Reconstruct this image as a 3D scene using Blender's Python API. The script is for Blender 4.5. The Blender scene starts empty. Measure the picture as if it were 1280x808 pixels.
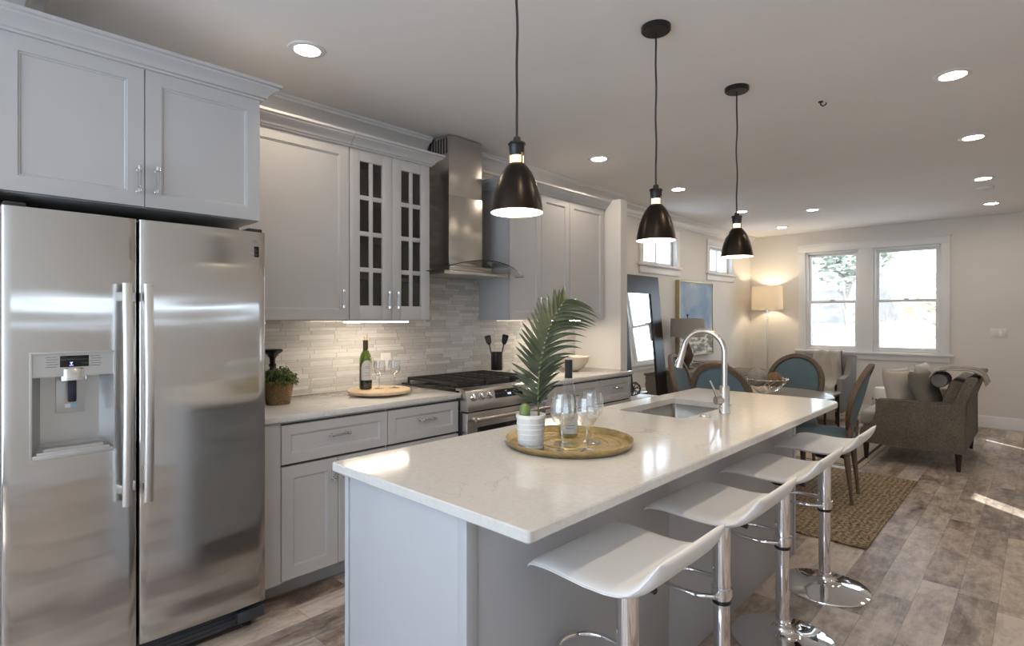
import bpy, bmesh, math, random
from mathutils import Vector, Matrix, noise
random.seed(7)
SC = bpy.context.scene
COL = SC.collection
R = math.radians
PI = math.pi

# ------------------------------------------------------------------ camera
cam = bpy.data.cameras.new('camera'); cam_o = bpy.data.objects.new('camera', cam); COL.objects.link(cam_o)
cam.sensor_width = 36.0; cam.lens = 697.1/1280*36; cam.shift_y = -6.65/1280
cam.clip_start = .02; cam.clip_end = 300
CAM_Z = 1.38
cam_o.location = (0, 0, CAM_Z); cam_o.rotation_euler = (R(90), 0, R(43.53))
SC.camera = cam_o
# ------------------------------------------------------------------ world, sun, exposure
W_STR = 4.3
world = bpy.data.worlds.new('sky'); SC.world = world; world.use_nodes = True
bg = world.node_tree.nodes['Background']; bg.inputs[0].default_value = (.70, .83, 1, 1); bg.inputs[1].default_value = W_STR
sun = bpy.data.lights.new('sun', 'SUN'); sun.energy = 13; sun.angle = R(.6); sun.color = (1, .95, .87)
sun_o = bpy.data.objects.new('sun', sun); COL.objects.link(sun_o); sun_o.location = (6, -6, 8)
sun_o.rotation_euler = Vector((-.716, .698, -.6)).to_track_quat('-Z', 'Y').to_euler()
CAN_E = 105.0        # recessed lamp lens emission
STRIP_E = 34.0      # under cabinet strips
PEND_W = 4.0        # pendant bulb, watts
LAMP_W = 3.2        # standing lamp bulb, watts
WARM = (1, .83, .63)
SC.view_settings.view_transform = 'Standard'; SC.view_settings.look = 'None'
SC.view_settings.exposure = 0.45; SC.view_settings.gamma = 1.0
SC.view_settings.use_curve_mapping = False
try:
    SC.cycles.use_denoising = True; SC.cycles.max_bounces = 10; SC.cycles.diffuse_bounces = 7
    SC.cycles.glossy_bounces = 5; SC.cycles.transparent_max_bounces = 24; SC.cycles.transmission_bounces = 8
    SC.cycles.caustics_reflective = False; SC.cycles.caustics_refractive = False
    SC.cycles.sample_clamp_indirect = 4.0; SC.cycles.blur_glossy = .6
except Exception: pass

# ------------------------------------------------------------------ node materials
class NT:
    def __init__(s, name):
        s.m = bpy.data.materials.new(name); s.m.use_nodes = True; s.t = s.m.node_tree
        s.b = s.t.nodes['Principled BSDF']; s.out = s.t.nodes['Material Output']
    def n(s, typ, ins=None, **attrs):
        nd = s.t.nodes.new('ShaderNode'+typ)
        for k, v in attrs.items(): setattr(nd, k, v)
        for k, v in (ins or {}).items(): s.put(nd, k, v)
        return nd
    def put(s, nd, k, v):
        if isinstance(v, bpy.types.Node): v = v.outputs[0]
        if isinstance(v, bpy.types.NodeSocket): s.t.links.new(v, nd.inputs[k])
        else:
            sk = nd.inputs[k]
            if isinstance(v, tuple) and len(v) == 3 and len(sk.default_value) == 4: v = (*v, 1)
            sk.default_value = v
    def set(s, **kw):
        for k, v in kw.items(): s.put(s.b, k.replace('_', ' '), v)
        return s
    def math(s, op, a, b=0.0, c=None):
        ins = {0: a, 1: b}
        if c is not None: ins[2] = c
        return s.n('Math', ins, operation=op)
    def coord(s): return s.n('TexCoord').outputs['Object']
    def ramp(s, fac, stops, interp='LINEAR'):
        nd = s.n('ValToRGB', {0: fac}); cr = nd.color_ramp; cr.interpolation = interp
        while len(cr.elements) > 1: cr.elements.remove(cr.elements[-1])
        cr.elements[0].position = stops[0][0]; cr.elements[0].color = (*stops[0][1], 1) if len(stops[0][1]) == 3 else stops[0][1]
        for p, c in stops[1:]:
            e = cr.elements.new(p); e.color = (*c, 1)
        return nd
    def mix(s, fac, a, b, mode='MIX'):
        nd = s.t.nodes.new('ShaderNodeMix'); nd.data_type = 'RGBA'; nd.blend_type = mode
        s.put(nd, 0, fac)
        for i, v in ((6, a), (7, b)):
            if isinstance(v, tuple): nd.inputs[i].default_value = (*v[:3], 1)
            else: s.t.links.new(v.outputs[0] if isinstance(v, bpy.types.Node) else v, nd.inputs[i])
        return nd.outputs[2]
    def bump(s, h, strength=.3, dist=.002):
        s.put(s.b, 'Normal', s.n('Bump', {'Strength': strength, 'Distance': dist, 'Height': h}))
        return s
MATS = {}
def M(name, col=(.5, .5, .5), rough=.5, metal=0.0, var=.05, scale=6.0, bump=0.0, bscale=200., bdist=.001, spec=.5, coat=0.0):
    """plain surface: colour with a slight procedural mottling, optional fine bump"""
    if name in MATS: return MATS[name]
    a = NT(name); co = a.coord()
    nz = a.n('TexNoise', {'Vector': co, 'Scale': scale, 'Detail': 3.0})
    lo = tuple(max(0, c*(1-var)) for c in col); hi = tuple(min(1, c*(1+var)) for c in col)
    a.set(Base_Color=a.ramp(nz.outputs[0], [(.3, lo), (.7, hi)]), Roughness=rough, Metallic=metal)
    a.put(a.b, 'Specular IOR Level', spec)
    if coat: a.put(a.b, 'Coat Weight', coat); a.put(a.b, 'Coat Roughness', .06)
    if bump:
        a.bump(a.n('TexNoise', {'Vector': co, 'Scale': bscale, 'Detail': 2.0}), bump, bdist)
    MATS[name] = a.m
    return a.m
def emit(name, col, strength):
    a = NT(name); a.set(Base_Color=col, Roughness=.5)
    a.put(a.b, 'Emission Color', col); a.put(a.b, 'Emission Strength', strength)
    MATS[name] = a.m; return a.m
def thin_glass(name, tint=(1, 1, 1), refl=.9, ior=1.45, base=.0, rough=.0):
    a = NT(name); t = a.t
    tr = a.n('BsdfTransparent', {0: tint}); gl = a.n('BsdfGlossy', {'Color': (1, 1, 1), 'Roughness': rough})
    fc = a.n('LayerWeight', {0: .5}).outputs[1]
    f = a.math('MULTIPLY_ADD', a.math('POWER', fc, 2.6), refl*.8, base+.03)
    mx = a.n('MixShader', {0: f, 1: tr, 2: gl})
    t.links.new(mx.outputs[0], a.out.inputs[0])
    MATS[name] = a.m; return a.m

paint = M('wall_paint', (.70, .675, .635), .65, var=.015, scale=2, bump=.05, bscale=400)
ceil_m = M('ceiling_paint', (.83, .80, .785), .8, var=.015, scale=1.5, bump=.05, bscale=300)
trim_m = M('white_trim_paint', (.74, .735, .73), .35, var=.01)
cabp = M('grey_cabinet_paint', (.485, .485, .492), .38, var=.012, scale=3)
islp = M('island_grey_paint', (.44, .45, .475), .38, var=.012, scale=3)
seam = M('gap_shade_dark', (.05, .047, .045), .6)  # near-black colour for the shade in the gaps between doors
chrome = M('chrome', (.86, .86, .87), .05, 1.0, var=.01)
nickel = M('brushed_nickel', (.62, .60, .57), .26, 1.0, var=.03)
blackm = M('black_metal', (.012, .011, .011), .35, .2, var=.1)
blackp = M('black_plastic', (.015, .015, .016), .4)
gloss_black = M('black_glass', (.004, .004, .006), .06)
whitep = M('white_plastic', (.75, .74, .73), .35)
acrylic = thin_glass('clear_acrylic', (.86, .87, .88), .9, 1.5, .12, .03)
stem_glass = thin_glass('stem_glass', (.88, .89, .89), .9, 1.5, .16)
glass = thin_glass('clear_glass', (.97, .98, .98), .95, 1.5, .015)
wine_glass_m = thin_glass('wine_glass', (.97, .975, .975), 1.0, 1.6, .05)
pane_m = thin_glass('window_glass', (.97, .98, .98), .7, 1.45)

def steel_mat(name, col, rough, aniso, wav=.0):
    a = NT(name); co = a.coord()
    mp = a.n('Mapping', {'Vector': co, 'Scale': (3, 3, 260) if aniso else (40, 40, 400)})
    nz = a.n('TexNoise', {'Vector': mp, 'Scale': 3.0, 'Detail': 3.0})
    a.set(Base_Color=col, Metallic=1.0)
    a.put(a.b, 'Roughness', a.n('MapRange', {0: nz.outputs[0], 3: rough*.8, 4: rough*1.25}))
    if aniso:
        a.put(a.b, 'Anisotropic', aniso)
        tg = a.n('Tangent', direction_type='RADIAL', axis='Z'); a.put(a.b, 'Tangent', tg)
    if wav:
        big = a.n('TexNoise', {'Vector': a.n('Mapping', {'Vector': co, 'Scale': (1, 1.2, 6)}), 'Scale': 1.6, 'Detail': 1.0})
        a.bump(big, wav, .02)
    MATS[name] = a.m; return a.m
steel = steel_mat('stainless_steel', (.59, .58, .565), .145, .9, .085)
steel2 = steel_mat('brushed_steel_plain', (.56, .54, .51), .24, 0)

def quartz():
    a = NT('white_quartz'); co = a.coord()
    v = a.n('TexNoise', {'Vector': co, 'Scale': 3.0, 'Detail': 8.0, 'Distortion': 2.2})
    d = a.math('ABSOLUTE', a.math('SUBTRACT', v.outputs[0], .5))
    sp = a.n('TexNoise', {'Vector': co, 'Scale': 60.0, 'Detail': 4.0})
    vein = a.ramp(d, [(0, (.45, .43, .40)), (.006, (.58, .565, .54)), (.02, (.64, .63, .61))])
    msk = a.ramp(a.n('TexNoise', {'Vector': co, 'Scale': 1.7, 'Detail': 2.0}).outputs[0], [(.5, (0, 0, 0)), (.68, (1, 1, 1))])
    base = a.ramp(sp.outputs[0], [(.35, (.60, .59, .57)), (.65, (.65, .64, .62))])
    a.set(Base_Color=a.mix(msk, base, vein), Roughness=.09)
    MATS['white_quartz'] = a.m; return a.m
quartz_m = quartz()

def wood(name, c1, c2, axis=0, scale=1.0, rough=.5, stretch=10):
    a = NT(name); co = a.coord(); sc = [stretch]*3; sc[axis] = 1
    mp = a.n('Mapping', {'Vector': co, 'Scale': tuple(sc)})
    nz = a.n('TexNoise', {'Vector': mp, 'Scale': 5*scale, 'Detail': 6.0, 'Roughness': .6, 'Distortion': .6})
    a.set(Base_Color=a.ramp(nz.outputs[0], [(.3, c1), (.7, c2)]), Roughness=rough)
    a.bump(nz, .15, .001)
    MATS[name] = a.m; return a.m
espresso = wood('espresso_wood', (.012, .009, .009), (.022, .017, .016), 2, rough=.28)
chairwood = wood('weathered_oak', (.065, .042, .028), (.19, .13, .088), 2, 3, .55)
palewood = wood('pale_round_wood', (.50, .36, .23), (.66, .51, .35), 0, 2, .45)
darkleg = wood('dark_leg_wood', (.018, .01, .008), (.03, .018, .013), 2, rough=.35)
tablewood = wood('greyed_table_wood', (.26, .24, .215), (.40, .375, .34), 0, 1.5, .22)

def floor_mat():
    a = NT('plank_floor'); co = a.coord()
    sx = a.n('SeparateXYZ', {0: co}); X, Y = sx.outputs[0], sx.outputs[1]
    w, L = .152, 1.22
    xr = a.math('DIVIDE', X, w); row = a.math('FLOOR', xr)
    off = a.n('TexWhiteNoise', {'W': row}, noise_dimensions='1D')
    yy = a.math('ADD', a.math('DIVIDE', Y, L), off.outputs[0]); colr = a.math('FLOOR', yy)
    idn = a.n('TexWhiteNoise', {'Vector': a.n('CombineXYZ', {0: row, 1: colr})}, noise_dimensions='2D')
    gv = a.n('CombineXYZ', {0: X, 1: a.math('MULTIPLY', Y, .13), 2: a.math('MULTIPLY', idn.outputs[0], 37.)})
    g1 = a.n('TexNoise', {'Vector': gv, 'Scale': 17., 'Detail': 7., 'Roughness': .66, 'Distortion': 1.0})
    gv2 = a.n('CombineXYZ', {0: X, 1: a.math('MULTIPLY', Y, .45), 2: a.math('MULTIPLY', idn.outputs[0], 91.)})
    g2 = a.n('TexNoise', {'Vector': gv2, 'Scale': 6.5, 'Detail': 5., 'Roughness': .62, 'Distortion': .5})
    g3 = a.n('TexNoise', {'Vector': a.n('CombineXYZ', {0: X, 1: a.math('MULTIPLY', Y, .6), 2: a.math('MULTIPLY', idn.outputs[0], 53.)}), 'Scale': 22., 'Detail': 8., 'Roughness': .75, 'Distortion': .3})
    tone = a.math('ADD', a.math('MULTIPLY', g1.outputs[0], .5), a.math('ADD', a.math('MULTIPLY', g2.outputs[0], .7), a.math('ADD', a.math('MULTIPLY', a.math('SUBTRACT', idn.outputs[0], .5), .26), a.math('MULTIPLY', a.math('SUBTRACT', g3.outputs[0], .5), .55))))
    c = a.ramp(tone, [(.36, (.13, .10, .085)), (.50, (.29, .24, .21)), (.62, (.45, .39, .34)), (.76, (.62, .55, .49))])
    hue = a.ramp(idn.outputs[1], [(0, (1.0, .93, .86)), (.5, (1, .97, .95)), (1, (.93, .95, 1.0))])
    c2 = a.mix(1.0, c, hue, 'MULTIPLY')
    fx = a.math('ABSOLUTE', a.math('SUBTRACT', a.math('FRACT', xr), .5)); fy = a.math('ABSOLUTE', a.math('SUBTRACT', a.math('FRACT', yy), .5))
    sm = a.math('MAXIMUM', a.math('GREATER_THAN', fx, .4905), a.math('GREATER_THAN', fy, .4988))
    c3 = a.mix(a.math('MULTIPLY', sm, .42), c2, (.05, .038, .03))
    a.set(Base_Color=c3, Roughness=a.n('MapRange', {0: g1.outputs[0], 3: .30, 4: .46}))
    a.bump(a.math('SUBTRACT', a.math('MULTIPLY', g1.outputs[0], .4), sm), .25, .002)
    MATS['plank_floor'] = a.m; return a.m
floor_m = floor_mat()

def tile_mat():
    a = NT('stacked_strip_tile'); co = a.coord()
    s = a.n('SeparateXYZ', {0: co}); Y, Z = s.outputs[1], s.outputs[2]
    H = .118
    zz = a.math('DIVIDE', Z, H); fz = a.math('FRACT', zz); blk = a.math('FLOOR', zz)
    st = [0, .17, .42, .55, .80]
    ri = a.ramp(fz, [(p, (i/5,)*3) for i, p in enumerate(st)], 'CONSTANT')
    row = a.math('ADD', a.math('MULTIPLY', blk, 5.), a.math('MULTIPLY', ri, 5.))
    off = a.n('TexWhiteNoise', {'W': row}, noise_dimensions='1D')
    ln = a.math('ADD', .13, a.math('MULTIPLY', off.outputs[0], .12))
    yy = a.math('ADD', a.math('DIVIDE', Y, ln), a.math('MULTIPLY', off.outputs[0], 7.3)); cl = a.math('FLOOR', yy)
    idn = a.n('TexWhiteNoise', {'Vector': a.n('CombineXYZ', {0: row, 1: cl})}, noise_dimensions='2D')
    e = .012; stops = [(0, (1, 1, 1)), (e, (0, 0, 0))]
    for p in st[1:]: stops += [(p-e, (0, 0, 0)), (p, (1, 1, 1)), (p+e, (0, 0, 0))]
    stops += [(1-e, (0, 0, 0)), (1, (1, 1, 1))]
    sz = a.ramp(fz, stops)
    fy = a.math('ABSOLUTE', a.math('SUBTRACT', a.math('FRACT', yy), .5))
    sy = a.math('GREATER_THAN', fy, .488)
    sm = a.math('MINIMUM', a.math('MAXIMUM', sz, sy), 1.)
    nz = a.n('TexNoise', {'Vector': a.n('Mapping', {'Vector': co, 'Scale': (1, 6, 22)}), 'Scale': 3.0, 'Detail': 4.0})
    t = a.math('ADD', a.math('MULTIPLY', idn.outputs[0], .5), a.math('MULTIPLY', nz.outputs[0], .5))
    c = a.ramp(t, [(.2, (.47, .455, .435)), (.5, (.56, .548, .53)), (.8, (.66, .65, .635))])
    a.set(Base_Color=a.mix(a.math('MULTIPLY', sm, .75), c, (.27, .255, .24)), Roughness=a.n('MapRange', {0: idn.outputs[0], 3: .12, 4: .38}))
    a.bump(a.math('SUBTRACT', a.math('MULTIPLY', idn.outputs[0], .6), a.math('MULTIPLY', sm, 1.2)), .5, .002)
    MATS['tile'] = a.m; return a.m
tile_m = tile_mat()

def weave(name, c1, c2, s=120., rough=.9, bump=.5, bd=.002, mixs=8.):
    a = NT(name); co = a.coord()
    w1 = a.n('TexWave', {'Vector': co, 'Scale': s, 'Distortion': 1.5, 'Detail': 1.0}, wave_type='BANDS', bands_direction='DIAGONAL')
    w2 = a.n('TexNoise', {'Vector': co, 'Scale': s*1.6, 'Detail': 3.0})
    n3 = a.n('TexNoise', {'Vector': co, 'Scale': mixs, 'Detail': 4.0})
    f = a.math('ADD', a.math('MULTIPLY', w2.outputs[0], .86), a.math('MULTIPLY', n3.outputs[0], .14))
    a.set(Base_Color=a.ramp(f, [(.35, c1), (.65, c2)]), Roughness=rough)
    a.bump(a.math('ADD', w1.outputs[1], w2.outputs[0]), bump, bd)
    MATS[name] = a.m; return a.m
tweed = weave('grey_brown_tweed', (.085, .072, .056), (.255, .222, .178), 130.)
seatcloth = weave('pale_grey_seat_cloth', (.38, .37, .36), (.50, .49, .48), 200.)
linen = weave('natural_linen', (.45, .41, .355), (.62, .58, .52), 200.)
linen2 = weave('dark_taupe_linen', (.16, .145, .125), (.25, .23, .20), 200.)
bluecloth = weave('teal_blue_upholstery', (.085, .135, .165), (.135, .195, .225), 220., bump=.2)
greycloth = weave('mid_grey_upholstery', (.19, .185, .18), (.27, .265, .26), 200.)
knit = weave('cream_knit', (.45, .41, .35), (.62, .58, .51), 60., bump=.9, bd=.006)
wicker = weave('wicker', (.22, .13, .065), (.47, .31, .17), 90., bump=.9, bd=.004)
shade_m = None
def jute():
    a = NT('jute'); co = a.coord()
    s = a.n('SeparateXYZ', {0: co})
    bw = a.n('TexWave', {'Vector': co, 'Scale': 22., 'Distortion': 4.0, 'Detail': 2.0}, bands_direction='Y')
    bw2 = a.n('TexWave', {'Vector': co, 'Scale': 9., 'Distortion': 3.0, 'Detail': 2.0}, bands_direction='X')
    nz = a.n('TexNoise', {'Vector': co, 'Scale': 55., 'Detail': 5., 'Roughness': .7})
    f = a.math('ADD', a.math('MULTIPLY', bw.outputs[1], .10), a.math('ADD', a.math('MULTIPLY', nz.outputs[0], .85), a.math('MULTIPLY', bw2.outputs[1], .07)))
    a.set(Base_Color=a.ramp(f, [(.36, (.04, .027, .015)), (.5, (.22, .16, .095)), (.66, (.52, .41, .27))]), Roughness=.95)
    a.bump(f, .9, .01)
    MATS['jute'] = a.m; return a.m
jute_m = jute()
def leather():
    a = NT('white_leatherette'); co = a.coord()
    v = a.n('TexVoronoi', {'Vector': co, 'Scale': 400.})
    a.set(Base_Color=a.ramp(a.n('TexNoise', {'Vector': co, 'Scale': 3.}).outputs[0], [(.3, (.78, .775, .77)), (.7, (.81, .805, .80))]), Roughness=.42)
    a.bump(v, .12, .0006); MATS['wl'] = a.m; return a.m
leather_m = leather()

# ------------------------------------------------------------------ mesh builder
ORG = {}
class MB:
    def __init__(s): s.bm = bmesh.new(); s.mi = 0
    def _faces(s, vs, faces):
        bv = [s.bm.verts.new(v) for v in vs]; out = []
        for f in faces:
            try:
                fc = s.bm.faces.new([bv[i] for i in f]); fc.material_index = s.mi; out.append(fc)
            except ValueError: pass
        return bv, out
    def box(s, x0, x1, y0, y1, z0, z1, bev=0.0, seg=2, mtx=None):
        if x0 > x1: x0, x1 = x1, x0
        if y0 > y1: y0, y1 = y1, y0
        if z0 > z1: z0, z1 = z1, z0
        vs = [(x, y, z) for x in (x0, x1) for y in (y0, y1) for z in (z0, z1)]
        if mtx: vs = [tuple(mtx @ Vector(v)) for v in vs]
        bv, fs = s._faces(vs, [(0, 1, 3, 2), (4, 6, 7, 5), (0, 4, 5, 1), (2, 3, 7, 6), (0, 2, 6, 4), (1, 5, 7, 3)])
        if bev:
            es = list({e for f in fs for e in f.edges})
            r = bmesh.ops.bevel(s.bm, geom=es, offset=bev, segments=seg, profile=.5, affect='EDGES')
            for f in r['faces']: f.material_index = s.mi
        return s
    def grid(s, fn, nu, nv, closed_u=False, closed_v=False):
        vs = [s.bm.verts.new(fn(i, j)) for i in range(nu) for j in range(nv)]
        for i in range(nu if closed_u else nu-1):
            for j in range(nv if closed_v else nv-1):
                a = vs[i*nv+j]; b = vs[((i+1) % nu)*nv+j]; c = vs[((i+1) % nu)*nv+(j+1) % nv]; d = vs[i*nv+(j+1) % nv]
                try: f = s.bm.faces.new((a, b, c, d)); f.material_index = s.mi
                except ValueError: pass
        return vs
    def lathe(s, prof, c=(0, 0, 0), seg=32, mtx=None, cap=True, sx=1, sy=1):
        mtx = mtx or Matrix()
        def fn(i, j):
            a = 2*PI*i/seg; r, z = prof[j]
            return mtx @ Vector((c[0]+r*math.cos(a)*sx, c[1]+r*math.sin(a)*sy, c[2]+z))
        n = len(prof); vs = s.grid(fn, seg, n, closed_u=True)
        if cap:
            for j in (0, n-1):
                if prof[j][0] > 1e-5:
                    try: f = s.bm.faces.new([vs[i*n+j] for i in range(seg)]); f.material_index = s.mi
                    except ValueError: pass
        return s
    def cyl(s, p0, p1, r0, r1=None, seg=20):
        p0, p1 = Vector(p0), Vector(p1); d = p1-p0; r1 = r0 if r1 is None else r1
        q = d.to_track_quat('Z', 'Y').to_matrix().to_4x4(); m = Matrix.Translation(p0) @ q
        return s.lathe([(r0, 0), (r1, d.length)], seg=seg, mtx=m)
    def tube(s, pts, r, seg=12, closed=False, rf=None, cap=True):
        pts = [Vector(p) for p in pts]; n = len(pts)
        tg = []
        for i in range(n):
            a = pts[(i-1) % n] if (closed or i > 0) else pts[i]; b = pts[(i+1) % n] if (closed or i < n-1) else pts[i]
            tg.append((b-a).normalized())
        up = Vector((0, 0, 1)) if abs(tg[0].z) < .9 else Vector((1, 0, 0))
        nv = (up-tg[0]*up.dot(tg[0])).normalized(); fr = []
        for i in range(n):
            nv = (nv-tg[i]*nv.dot(tg[i])).normalized(); fr.append((nv.copy(), tg[i].cross(nv)))
        def fn(i, j):
            a = 2*PI*j/seg; rr = rf(i/(n-1)) if rf else r
            return pts[i]+(fr[i][0]*math.cos(a)+fr[i][1]*math.sin(a))*rr
        vs = s.grid(fn, n, seg, closed_u=closed, closed_v=True)
        if cap and not closed:
            for i in (0, n-1):
                try: f = s.bm.faces.new([vs[i*seg+j] for j in range(seg)]); f.material_index = s.mi
                except ValueError: pass
        return s
    def sweep(s, prof, path, closed=False):
        """profile (d, z) swept along a horizontal polyline; d goes to the right-hand side of travel"""
        P = [Vector((p[0], p[1], p[2] if len(p) > 2 else 0)) for p in path]; n = len(P); nr = []
        def rt(a, b): d = (b-a); d.z = 0; d.normalize(); return Vector((d.y, -d.x, 0))
        for i in range(n):
            r1 = rt(P[i-1], P[i]) if (i > 0 or closed) else None
            r2 = rt(P[i], P[(i+1) % n]) if (i < n-1 or closed) else None
            if r1 and r2: m = (r1+r2); k = m.normalized(); nr.append(k/max(.3, k.dot(r1)))
            else: nr.append(r1 or r2)
        k = len(prof)
        vs = s.grid(lambda i, j: P[i]+nr[i]*prof[j][0]+Vector((0, 0, prof[j][1])), n, k, closed_u=closed, closed_v=True)
        if not closed:
            for i in (0, n-1):
                try: f = s.bm.faces.new([vs[i*k+j] for j in range(k)]); f.material_index = s.mi
                except ValueError: pass
        return s
    def prism(s, poly, z0, z1, mtx=None, bev=0):
        n = len(poly); vs = [(x, y, z0) for x, y in poly]+[(x, y, z1) for x, y in poly]
        if mtx: vs = [tuple(mtx @ Vector(v)) for v in vs]
        bv, fs = s._faces(vs, [tuple(range(n-1, -1, -1)), tuple(range(n, 2*n))]+[(i, (i+1) % n, n+(i+1) % n, n+i) for i in range(n)])
        if bev:
            es = [e for f in fs[:2] for e in f.edges]
            r = bmesh.ops.bevel(s.bm, geom=list(set(es)), offset=bev, segments=2, profile=.5, affect='EDGES')
            for f in r['faces']: f.material_index = s.mi
        return s
    def shaker(s, sg, xf, y0, y1, z0, z1, t=.02, fr=.057, rec=.009, b=.006):
        """framed slab facing sg*X, front at xf"""
        def ring(o, d): return [(xf-sg*d, y0+o, z0+o), (xf-sg*d, y1-o, z0+o), (xf-sg*d, y1-o, z1-o), (xf-sg*d, y0+o, z1-o)]
        vs = ring(0, t)+ring(0, .0015)+ring(.0015, 0)+ring(fr, 0)+ring(fr+.002, .0045)+ring(fr+b, .0045)+ring(fr+b+.004, rec)
        fs = [(3, 2, 1, 0)]
        for k in range(6):
            for i in range(4): fs.append((k*4+i, k*4+(i+1) % 4, k*4+4+(i+1) % 4, k*4+4+i))
        fs.append((24, 25, 26, 27)); s._faces(vs, fs); return s
    def pull(s, sg, xf, y, z, ln, vert):
        h = ln/2; a = (0, 0, h) if vert else (0, h, 0)
        for k in (-1, 1):
            p = (xf, y+a[1]*k*.8, z+a[2]*k*.8); s.mi = 0
            s.cyl(p, (xf+sg*.004, p[1], p[2]), .0085, seg=14); s.cyl(p, (xf+sg*.03, p[1], p[2]), .0052, seg=12)
            e = (xf+sg*.03, y+a[1]*k*.72, z+a[2]*k*.72); e2 = (xf+sg*.03, y+a[1]*k, z+a[2]*k); s.cyl(e, e2, .0085, seg=14)
        s.mi = 1; s.cyl((xf+sg*.03, y-a[1]*.72, z-a[2]*.72), (xf+sg*.03, y+a[1]*.72, z+a[2]*.72), .0065, seg=14); s.mi = 0
        return s
    def build(s, name, mats, parent=None, smooth=True, ang=38, recalc=True, w=True, loc=None, doubles=False):
        if doubles: bmesh.ops.remove_doubles(s.bm, verts=s.bm.verts, dist=1e-5)
        if recalc: bmesh.ops.recalc_face_normals(s.bm, faces=s.bm.faces)
        me = bpy.data.meshes.new(name); s.bm.to_mesh(me); s.bm.free()
        o = bpy.data.objects.new(name, me); COL.objects.link(o)
        for m in (mats if isinstance(mats, (list, tuple)) else [mats]): me.materials.append(m)
        org = Vector((0, 0, 0))
        if parent is not None:
            o.parent = parent; org = ORG.get(parent.name, Vector((0, 0, 0))) if w else org
            ORG[o.name] = org.copy() if w else Vector((0, 0, 0))
        elif loc is not None:
            o.location = loc; org = Vector(loc); ORG[o.name] = org.copy()
        if org.length: me.transform(Matrix.Translation(-org))
        if smooth:
            me.polygons.foreach_set('use_smooth', [True]*len(me.polygons))
            me.set_sharp_from_angle(angle=R(ang))
        return o
def tag(o, label, cat, group=None):
    o['label'] = label; o['category'] = cat
    if group: o['group'] = group
    return o
def thing(name, label, cat, loc=(0, 0, 0), rotz=0, group=None):
    o = bpy.data.objects.new(name, None); COL.objects.link(o); o.empty_display_size = .05
    o.location = loc; o.rotation_euler = (0, 0, rotz); ORG[o.name] = Vector(loc)
    return tag(o, label, cat, group)
def struct(o): o['kind'] = 'structure'; return o
def lab(o, l): o['label'] = l; return o
def dup(root, loc, rotz=None, label=None, group=None):
    r = root.copy(); COL.objects.link(r); r.location = loc
    if rotz is not None: r.rotation_euler = (0, 0, rotz)
    if label: r['label'] = label
    if group: r['group'] = group
    def rec(src, dst):
        for ch in list(src.children):
            c = ch.copy(); COL.objects.link(c); c.parent = dst; rec(ch, c)
    rec(root, r)
    return r
# ================================================================== THE ROOM
XL, XK, XR, YF, YB, ZC = -3.42, -3.25, .9, -2.2, 9.2, 2.67
struct(MB().box(-3.6, 1.05, YF-.15, YB+.15, -.12, 0).build('floor', floor_m, smooth=False))
struct(MB().box(-3.6, 1.05, YF-.15, YB+.15, ZC, ZC+.15).build('ceiling', ceil_m, smooth=False))
def wall_boxes(b, fixed, ax, u0, u1, holes):
    """wall slab with rectangular holes: fixed=(lo,hi) across, ax the running axis, holes (u0,u1,z0,z1) sorted"""
    def bx(a0, a1, z0, z1):
        if a1-a0 < 1e-4 or z1-z0 < 1e-4: return
        if ax == 'y': b.box(fixed[0], fixed[1], a0, a1, z0, z1)
        else: b.box(a0, a1, fixed[0], fixed[1], z0, z1)
    cur = u0
    for (h0, h1, z0, z1) in holes:
        bx(cur, h0, 0, ZC); bx(h0, h1, 0, z0); bx(h0, h1, z1, ZC); cur = h1
    bx(cur, u1, 0, ZC)
W1 = (5.84, 6.66, 2.03, 2.40); W2 = (7.66, 8.42, 2.03, 2.40)
b = MB(); wall_boxes(b, (XL-.15, XL), 'y', 5.0, YB, [W1, W2]); b.box(XL-.15, XK, YF, 5.0, 0, ZC)
struct(b.build('wall_left', paint, smooth=False))
struct(MB().box(XK, -2.735, 4.292, 4.40, 0, 2.445, .002).build('wall_partition', paint, smooth=False))
FW = [(-2.60, -1.885, .90, 2.36), (-1.725, -.955, .90, 2.36)]
b = MB(); wall_boxes(b, (YB, YB+.15), 'x', XL-.15, XR+.15, FW); struct(b.build('wall_back', paint, smooth=False))
ADDED_SLITS = [(-.6, 3.4, 1.43, 1.50), (4.09, 4.44, .80, 1.20), (6.76, 6.95, .66, 1.28)]  # added openings, shaped for the refrigerator's bright band and the floor sun patches
b = MB(); wall_boxes(b, (XR, XR+.15), 'y', YF, YB, ADDED_SLITS); struct(b.build('wall_right', paint, smooth=False))
FH = [(-3.1, .75, .25, 2.45)]  # unseen window, enlarged to let in more daylight from the camera side
b = MB(); wall_boxes(b, (YF-.15, YF), 'x', XL-.15, XR+.15, FH); struct(b.build('wall_front', paint, smooth=False))
# added unseen slab, keeps the sun out of the window behind the camera
struct(MB().box(-4.2, 2.2, YF-3.6, YF-.15, 2.5, 2.62).build('trim_sun_block', ceil_m, smooth=False))

# skirting
bp = [(0, 0), (.016, 0), (.016, .10), (.012, .115), (.012, .13), (.006, .145), (0, .145)]
struct(MB().sweep(bp, [(XL, 5.0), (XL, YB)]).build('baseboard_left', trim_m))
struct(MB().sweep(bp, [(XL, YB), (XR, YB)]).build('baseboard_back', trim_m))
struct(MB().sweep(bp, [(XR, YB), (XR, YF)]).build('baseboard_right', trim_m))
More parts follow.
